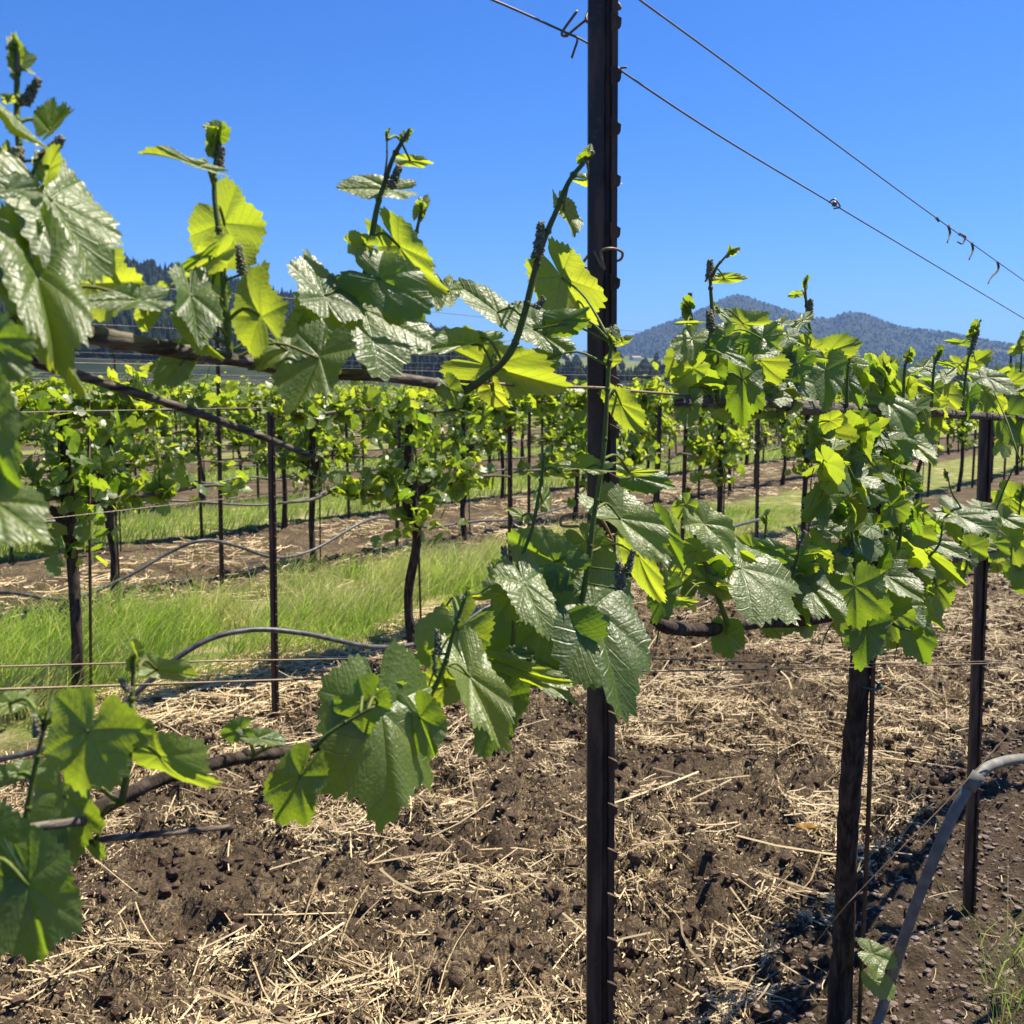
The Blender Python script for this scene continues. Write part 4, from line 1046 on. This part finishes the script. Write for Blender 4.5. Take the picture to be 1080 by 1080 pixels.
ROWS = [4.0, 6.55, 8.75, 11.2, 13.6, 16.0, 18.4, 20.8]
nth = ['second', 'third', 'fourth', 'fifth', 'sixth', 'seventh', 'eighth', 'ninth']
count = 0
for ri, rn in enumerate(ROWS):
    lo, hi = visible_u(rn)
    row = nth[ri]
    if ri == 0:
        vs = [(0.55, 4.6), (2.47, 4.47), (4.19, 3.93)] + [(u, 3.97) for u in np.arange(6.15, hi, 1.98)]
    else:
        u0 = {1: 3.88, 2: 5.3}.get(ri, 3.0 + ri * 0.37)
        vs = [(u, rn + rng.normal(0, .04)) for u in np.arange(u0 - 1.96 * 8, hi, 1.96) if u > lo]
    hi2 = min(hi, 58)
    k_ = 0
    for vi, (u, n_) in enumerate(vs):
        if u > hi2: break
        p = rowp(n_, u)
        p[2] = float(terrain(np.array([p[0]]), np.array([p[1]]))[0]) - 0.01
        q = proj([p[0], p[1], 1.0])
        inside = 0 < q[0] < 1080
        if inside: k_ += 1
        if ri < 3 and q[2] < 26:
            lab = f'{ORD[min(k_, 19) - 1]} vine counted from the near end of the {row} trellis row' if inside else f'vine at the outer end of the {row} trellis row'
            if ri == 0 and vi == 1: lab = 'stout two-tiered vine rooted at the edge of the tall grass'
            if ri == 0 and vi == 2: lab = 'slim crooked-trunked vine standing where the grass meets tilled soil'
            if ri == 0 and vi == 0: lab = 'second-row vine whose leafy arm reaches in over the tall grass'
            mid_vine(count, p, ROW_ROT + (math.pi if rng.random() < .5 else 0) + rng.normal(0, .03), lab, f'vines of the {row} row')
        else:
            o = inst('grapevine', FAR[count % 4], None, p, ROW_ROT + (math.pi if rng.random() < .5 else 0), (1, 1, rng.uniform(.95, 1.06)))
            tag(o, f'small distant leafy vine in the {row} trellis row behind the tall post', 'grapevine', f'distant vines of the {row} row')
        count += 1
    # stakes between and beside the vines
    step = 1.96; kk = 0
    us = np.arange((4.19 if ri == 0 else u0) - 1.96 * 8 + 0.95, hi2, step)
    for si, u in enumerate(us):
        if u < lo: continue
        if ri == 0 and u < 4.5: continue
        tall = (si + ri) % 6 == 3
        p = rowp(rn + rng.normal(0, .04), u)
        if (ri == 0 and 8.0 < u < 10.3) or 560 < proj([p[0], p[1], 1])[0] < 715: tall = False
        if proj([p[0], p[1], 1])[2] > 34: continue
        o = inst('trellis_post' if tall else 'vineyard_stake', TALL if tall else STAKE, None, p, rng.normal(0, .2))
        o.rotation_euler = (rng.normal(0, .015), rng.normal(0, .02), rng.normal(0, .2))
        kk += 1
        if tall: tag(o, f'tall thin dark post rising above the vines of the {row} trellis row', 'post', f'tall posts of the {row} row')
        else: tag(o, f'short dark steel stake between vines of the {row} trellis row', 'stake', f'short stakes of the {row} row')
    if ri < 4:
        for vi, (u, n_) in enumerate(vs):
            if u > min(hi2, 22): break
            p = rowp(n_ - .02, u + .05)
            o = inst('vine_rod', ROD, None, p); o.rotation_euler = (rng.normal(0, .02), rng.normal(0, .02), 0)
            tag(o, f'thin training rod against a vine trunk in the {row} trellis row', 'rod', f'training rods of the {row} row')
    # wires
    ue = min(hi + 2, 60)
    hts = [(1.0, 'low'), (1.42, 'cordon height'), (1.62, 'head height'), (1.95, 'topmost')] if ri < 5 else [(1.42, 'cordon height'), (1.75, 'topmost')]
    for hz, nm in hts:
        pts = [rowp(rn + rng.normal(0, .01), u, hz - 0.012 * (1 - abs(((u * .5) % 2) - 1)) + rng.normal(0, .004)) for u in np.linspace(lo - 1, ue, 16)]
        wire('trellis_wire', pts, 0.0017, 'wire', f'thin {nm} wire strung along the {row} trellis row', sides=4, n=4, group=None)
tp = ground(719, 598); d_ = proj(tp)[2]
o = inst('trellis_post', TALL, None, tp); o.rotation_euler = (0, 0.012, 0.1); o.scale = (1, 1, at(727, 312, d_)[2] / 2.18)
tag(o, 'tall dark post showing above the mountain foot just beside the near steel post', 'post')
# single stakes that stand out of line
for (bx, by, ty_, lab) in [(290, 757, 434, 'slender dark stake standing alone in front of the tall grass'), (234, 619, 428, 'slender dark stake standing in the straw behind the tall grass')]:
    b_ = ground(bx, by); d_ = proj(b_)[2]
    hgt = at(bx + 8, ty_, d_)[2]
    m = MB(); post_mesh(m, (0, 0, -.2), (0.02, 0, hgt), 0.034, 0.06, 0.2)
    tag(m.build('vineyard_stake', M['steel'], None, (0, 0, 0), smooth=False), lab, 'stake').location = (b_[0], b_[1], 0)

# rows farther off still, seen only as one leafy mass
fv = MB()
for rn in np.arange(23.2, 62, 2.4):
    lo, hi = visible_u(rn); hi = min(hi, lo + 60)
    n = int((hi - lo) * 60)
    P = np.array([rowp(rn + rng.normal(0, .1), u, z) for u, z in zip(rng.uniform(lo, hi, n), rng.uniform(.85, 1.62, n))])
    leaves(fv, T_MIN, P, rng.normal(0, 1, (n, 3)), np.stack([rng.normal(0, .6, n), rng.normal(0, .6, n), rng.uniform(.1, 1, n)], -1), rng.uniform(.06, .12, n), .9, np.clip(rng.normal(.45, .2, n), 0, 1), .2, .2, .4)
    for u in np.arange(lo, hi, 1.96):
        tube(fv, [rowp(rn, u, 0), rowp(rn, u, 1.3)], .035, 4, 1, mat=1, cap=False)
tag(fv.build('far_vineyard', [M['leaf_far'], M['bark']]), 'distant rows of vines merging into one green band below the hills', 'vineyard', kind='stuff')

# drip hoses
wire('drip_hose', [at(-60, 812, 4.0), at(0, 801, 4.02), at(60, 785, 4.05), at(120, 750, 4.1), at(200, 685, 4.2), at(258, 665, 4.3), at(320, 668, 4.45), at(390, 682, 4.7), at(440, 679, 4.95), at(480, 664, 5.1), at(520, 638, 5.25), at(600, 612, 5.6), at(690, 592, 6.2), at(760, 560, 7.0), at(800, 548, 7.7)],
     0.0115, 'hose', 'black drip hose sagging in waves in front of the tall grass', 'hose', 8, 8)
wire('drip_hose', [ground(-60, 640, .05), at(0, 625, 6.6), at(70, 632, 6.6), at(130, 610, 6.8), at(180, 582, 7.0), at(215, 570, 7.1), at(250, 576, 7.4), at(290, 588, 7.8), at(330, 580, 8.2), at(380, 552, 8.6), at(410, 546, 9.0), at(450, 556, 9.6), at(500, 550, 10.2), at(560, 545, 11), at(640, 520, 12.5)],
     0.012, 'hose', 'black drip hose looping along the third row above the straw', 'hose', 8, 6)
for rn, row in ((8.65, 'fourth'), (11.1, 'fifth'), (13.5, 'sixth')):
    lo, hi = visible_u(rn); us = np.arange(lo - 1, min(hi + 1, 45), .65)
    wire('drip_hose', [rowp(rn, u, .38 + .09 * math.sin(u * 2.1 + rn) + rng.normal(0, .04)) for u in us], .012, 'hose', f'black drip hose hung low along the {row} trellis row', 'hose', 5, 4)

# ------------------------------------------------------------------ straw, clods, pebbles, grass
def th_at(x, y): return terrain(x, y)
def ribbons(mb, P, D, L, W, lift, tint, segs=3, bend=0.25, g=rng):
    n = len(P); s = np.linspace(-.5, .5, segs + 1)
    side = nrm(np.cross(D, [0, 0, 1.0])); cur = g.normal(0, bend, (n, 1))
    V = []
    for t in s:
        c = P + D * (L * t)[:, None] + side * (cur * L[:, None] * (t * t - .1))
        c[:, 2] += lift * (0.5 + t * g.normal(0, .9, n)) * 1.0
        V.append(c - side * W[:, None] / 2); V.append(c + side * W[:, None] / 2 + np.array([0, 0, 1]) * W[:, None] * 0.6)
    V = np.stack(V, 1); m = V.shape[1]
    f = np.array([[2 * q, 2 * q + 1, 2 * q + 3, 2 * q + 2] for q in range(segs)])
    mb.add(V.reshape(-1, 3), [(f[None] + (np.arange(n) * m)[:, None, None]).reshape(-1, 4)], tint=np.repeat(tint, m))

mb = MB()
def scatter(n, nlo, nhi, ulo, uhi, near=True):
    nn_ = rng.uniform(nlo, nhi, n)
    uu = ulo + (uhi - ulo) * rng.random(n) ** (1.5 if near else 1.0)
    return RN[None] * nn_[:, None] + RD[None] * uu[:, None], nn_, uu
for (N_, Lr, Wr, thr) in ((60000, (.004, .018), (.0010, .0034), .20), (110000, (.006, .035), (.0010, .0040), .47), (34000, (.04, .17), (.0014, .0042), .55), (2200, (.14, .38), (.0022, .0056), .52), (400, (.2, .5), (.003, .006), .1)):
    P, nn_, uu = scatter(N_, .95, 4.05, 0.2, 9.5)
    dens = fbm(P[:, 0] * 2.3, P[:, 1] * 2.3, 3, 155) * 1.75 - .29 + .55 * (fbm(P[:, 0] * 8, P[:, 1] * 8, 2, 56) - .5) + .03 * rng.normal(size=N_)
    P = P[(dens > thr) & (P[:, 1] > 1.2)]; n = len(P)
    cl = fbm(P[:, 0] * 5, P[:, 1] * 5, 2, 77) * 14
    a = np.where(rng.random(n) < .5, cl, rng.uniform(0, 6.28, n))
    D = np.stack([np.cos(a), np.sin(a), rng.normal(0, .12, n)], -1)
    P[:, 2] = th_at(P[:, 0], P[:, 1]) + rng.uniform(.001, .030, n) ** 1.0 * np.clip((fbm(P[:, 0] * 8, P[:, 1] * 8, 2, 56) - .3) * 4, .2, 1.5)
    L = rng.uniform(*Lr, n)
    ribbons(mb, P, D, L, rng.uniform(*Wr, n), rng.uniform(0, .02, n), np.clip(rng.normal(.48, .30, n), 0, 1), bend=.16)
# straw of the tilled alley beyond the grass, thatch along the grass edge
for (N_, a0, a1, b0, b1, wd) in ((9000, 5.9, 8.6, 2.5, 22, .008), (14000, 3.75, 4.55, 0.5, 10, .005), (1500, 5.2, 6.1, 2, 12, .006)):
    P, nn_, uu = scatter(N_, a0, a1, b0, b1); n = len(P)
    keep = fbm(P[:, 0] * 1.8, P[:, 1] * 1.8, 3, 58) > .46; P = P[keep]; n = len(P)
    a = rng.uniform(0, 6.28, n); D = np.stack([np.cos(a), np.sin(a), rng.normal(0, .1, n)], -1)
    P[:, 2] = th_at(P[:, 0], P[:, 1]) + rng.uniform(.005, .03, n)
    ribbons(mb, P, D, rng.uniform(.05, .25, n), np.full(n, wd) * rng.uniform(.5, 1.1, n), rng.uniform(0, .03, n), np.clip(rng.normal(.6, .22, n), 0, 1))
# sparse straws on the gravel strip
P, nn_, uu = scatter(900, -.4, .95, .3, 6); n = len(P); a = rng.uniform(0, 6.28, n)
P[:, 2] = th_at(P[:, 0], P[:, 1]) + .006
ribbons(mb, P, np.stack([np.cos(a), np.sin(a), 0 * a], -1), rng.uniform(.03, .12, n), rng.uniform(.001, .0025, n), rng.uniform(0, .006, n), np.clip(rng.normal(.4, .2, n), 0, 1))
tag(mb.build('straw', M['straw'], smooth=False), 'dry golden straw scattered over the tilled brown soil', 'straw', kind='stuff')

def rocks(n, P, r, flat, tint):
    ico = np.array([(0, 0, 1), (.894, 0, .447), (.276, .851, .447), (-.724, .526, .447), (-.724, -.526, .447), (.276, -.851, .447), (.724, .526, -.447), (-.276, .851, -.447), (-.894, 0, -.447), (-.276, -.851, -.447), (.724, -.526, -.447), (0, 0, -1)])
    F = np.array([(0, 1, 2), (0, 2, 3), (0, 3, 4), (0, 4, 5), (0, 5, 1), (1, 6, 2), (2, 7, 3), (3, 8, 4), (4, 9, 5), (5, 10, 1), (6, 7, 2), (7, 8, 3), (8, 9, 4), (9, 10, 5), (10, 6, 1), (11, 7, 6), (11, 8, 7), (11, 9, 8), (11, 10, 9), (11, 6, 10)])
    V = ico[None] * (1 + rng.uniform(-.36, .36, (n, 12, 1))) * r[:, None, None] * np.stack([rng.uniform(.7, 1.3, n), rng.uniform(.7, 1.3, n), flat], -1)[:, None]
    a = rng.uniform(0, 6.28, n); c, s = np.cos(a)[:, None], np.sin(a)[:, None]
    V = np.stack([V[..., 0] * c - V[..., 1] * s, V[..., 0] * s + V[..., 1] * c, V[..., 2]], -1) + P[:, None]
    m = MB(); m.add(V.reshape(-1, 3), [(F[None] + (np.arange(n) * 12)[:, None, None]).reshape(-1, 3)], tint=np.repeat(tint, 12)); return m
P, _, _ = scatter(36000, .9, 4.1, .2, 9); P = P[P[:, 1] > 1.2]; n = len(P)
r = .0025 + .021 * rng.random(n) ** 5
P[:, 2] = th_at(P[:, 0], P[:, 1]) + r * .2
tag(rocks(n, P, r, rng.uniform(.6, .9, n), rng.random(n)).build('soil_clods', M['clod'], smooth=False), 'crumbled clods of brown soil in the tilled alley', 'soil', kind='stuff')
P, _, _ = scatter(52000, -.5, 1.12, .9, 6); P = P[P[:, 1] > 1.2]; n = len(P)
r = .0020 + .0095 * rng.random(n) ** 5
P[:, 2] = th_at(P[:, 0], P[:, 1]) + r * .2
tag(rocks(n, P, r, rng.uniform(.45, .8, n), np.clip(rng.normal(.45, .30, n), 0, 1)).build('gravel', M['pebble'], smooth=False), 'small brown pebbles on the bare strip under the nearest row', 'gravel', kind='stuff')

def grass(mb, P, H, W, lean, tint, segs=3):
    n = len(P); V = []; a = rng.uniform(0, 6.28, n)
    side = np.stack([np.cos(a), np.sin(a), 0 * a], -1)
    sw = (fbm(P[:, 0] * 1.9, P[:, 1] * 1.9, 3, 71) - .5) * 5
    ld = nrm(np.stack([.6 * np.cos(sw) + rng.normal(.2, .55, n), .5 * np.sin(sw) + rng.normal(.05, .55, n), 0 * a], -1))
    for q in range(segs + 1):
        t = q / segs
        c = P + np.array([0, 0, 1.0]) * (H * (t - .18 * t * t * lean))[:, None] + ld * (H * lean * t ** 1.8)[:, None]
        wq = (W * (1 - t) ** .7)[:, None] if q < segs else W[:, None] * .08
        V.append(c - side * wq / 2); V.append(c + side * wq / 2)
    V = np.stack(V, 1); m = V.shape[1]
    f = np.array([[2 * q, 2 * q + 1, 2 * q + 3, 2 * q + 2] for q in range(segs)])
    mb.add(V.reshape(-1, 3), [(f[None] + (np.arange(n) * m)[:, None, None]).reshape(-1, 4)], tint=np.repeat(tint, m))
mb = MB()
P, nn_, uu = scatter(52000, 4.05, 6.05, 0.6, 12)
cl = fbm(P[:, 0] * 2.4, P[:, 1] * 2.4, 3, 61)
keep = cl + .20 * np.clip((nn_ - 4.1) / .5, 0, 1) > .62 - .05 * rng.normal(size=len(P))
P, nn_, cl, uu_ = P[keep], nn_[keep], cl[keep], uu[keep]; n = len(P)
P[:, 2] = th_at(P[:, 0], P[:, 1])
front = np.clip((nn_ - 4.05 - .25 * fbm(P[:, 0] * 1.3, P[:, 1] * 1.3, 2, 88)) / .4, 0.10, 1)
H = rng.uniform(.12, .42, n) * front * (.55 + 1.1 * (cl - .3)) * np.clip(1.25 - uu_ / 14, .4, 1)
grass(mb, P, H, rng.uniform(.0035, .0085, n), rng.uniform(.3, 1.0, n), np.clip(rng.normal(.22, .22, n) + .55 * (fbm(P[:, 0] * 2.2 + 9, P[:, 1] * 2.2, 3, 66) + .08 * rng.normal(size=n) > .54) + .35 * (front < .5), 0, 1))
for (N_, a0, a1, b0, b1, h0, h1, ww) in ((16000, 8.95, 10.9, 4, 34, .06, .2, .012), (9000, 13.8, 15.8, 8, 44, .06, .18, .02), (600, 5.9, 8.6, 3, 14, .05, .2, .006)):
    P, nn_, uu = scatter(N_, a0, a1, b0, b1); n = len(P); P[:, 2] = th_at(P[:, 0], P[:, 1])
    grass(mb, P, rng.uniform(h0, h1, n), rng.uniform(.5, 1.1, n) * ww, rng.uniform(.2, .9, n), np.clip(rng.normal(.3, .22, n), 0, 1), 2)
# tufts at the near corner
P = np.array([ground(x, y) for x, y in zip(rng.normal(1085, 22, 130), rng.normal(1060, 30, 130))]); n = len(P); P[:, 2] = th_at(P[:, 0], P[:, 1])
grass(mb, P, rng.uniform(.06, .3, n), rng.uniform(.002, .005, n), rng.uniform(.3, 1.3, n), np.clip(rng.normal(.35, .25, n), 0, 1))
tag(mb.build('grass', M['grass'], smooth=False), 'tall green grass leaning in the alley behind the second row', 'grass', kind='stuff')
m = MB(); leaves(m, T_MID, ground(850, 885) + [0, 0, .03], (1, .1, .05), (.1, -.3, 1), .07, .28, .9, .6, .3)
k = NT('dry_leaf'); M['dry'] = k.done(k.bsdf(k.mix(k.noise(k.coord(), 30, 3), (.45, .27, .06), (.6, .42, .14)), .7))
tag(m.build('dry_leaf', M['dry']), 'single fallen yellow leaf lying on the straw near the trunk', 'leaf')

# ------------------------------------------------------------------ little white house on the meadow slope
az_ = math.atan((668 - 540) / 1080 / CP); r_ = 800.0
hz = float(sample_h(hf2, np.array([az_]), np.array([r_]))[0])
hp = np.array([math.sin(az_) * r_, math.cos(az_) * r_, hz])
house = empty('farmhouse', hp, 0.5, 'tiny white farmhouse on the pale green slope under the mountain', 'house')
def box(c, s):
    m = MB(); c = np.asarray(c); s = np.asarray(s) / 2
    V = [c + s * np.array(q) for q in [(-1, -1, -1), (1, -1, -1), (1, 1, -1), (-1, 1, -1), (-1, -1, 1), (1, -1, 1), (1, 1, 1), (-1, 1, 1)]]
    m.add(np.array(V), [np.array([[0, 3, 2, 1], [4, 5, 6, 7], [0, 1, 5, 4], [1, 2, 6, 5], [2, 3, 7, 6], [3, 0, 4, 7]])]); return m
box((0, 0, .6), (8, 5, 3.4)).build('wall', M['house'], house, smooth=False)
m = MB(); m.add(np.array([(-4.3, -2.9, 2.3), (4.3, -2.9, 2.3), (4.3, 2.9, 2.3), (-4.3, 2.9, 2.3), (-4.3, 0, 3.6), (4.3, 0, 3.6)]), [np.array([[0, 1, 5, 4], [2, 3, 4, 5]]), np.array([[3, 0, 4], [1, 2, 5]])])
m.build('roof', M['roof'], house, smooth=False)

# ------------------------------------------------------------------ air
m = box((0, 2200, 160), (10000, 5000, 332))
hm = bpy.data.materials.new('haze'); hm.use_nodes = True
nt = hm.node_tree; nt.nodes.clear()
o_ = nt.nodes.new('ShaderNodeOutputMaterial'); v_ = nt.nodes.new('ShaderNodeVolumePrincipled')
v_.inputs['Color'].default_value = (0.34, 0.56, 1.0, 1)
v_.inputs['Density'].default_value = 0.00014
nt.links.new(v_.outputs[0], o_.inputs['Volume'])
hz_o = m.build('haze', hm, smooth=False)
tag(hz_o, 'thin blue summer haze over the valley', 'haze', kind='stuff')
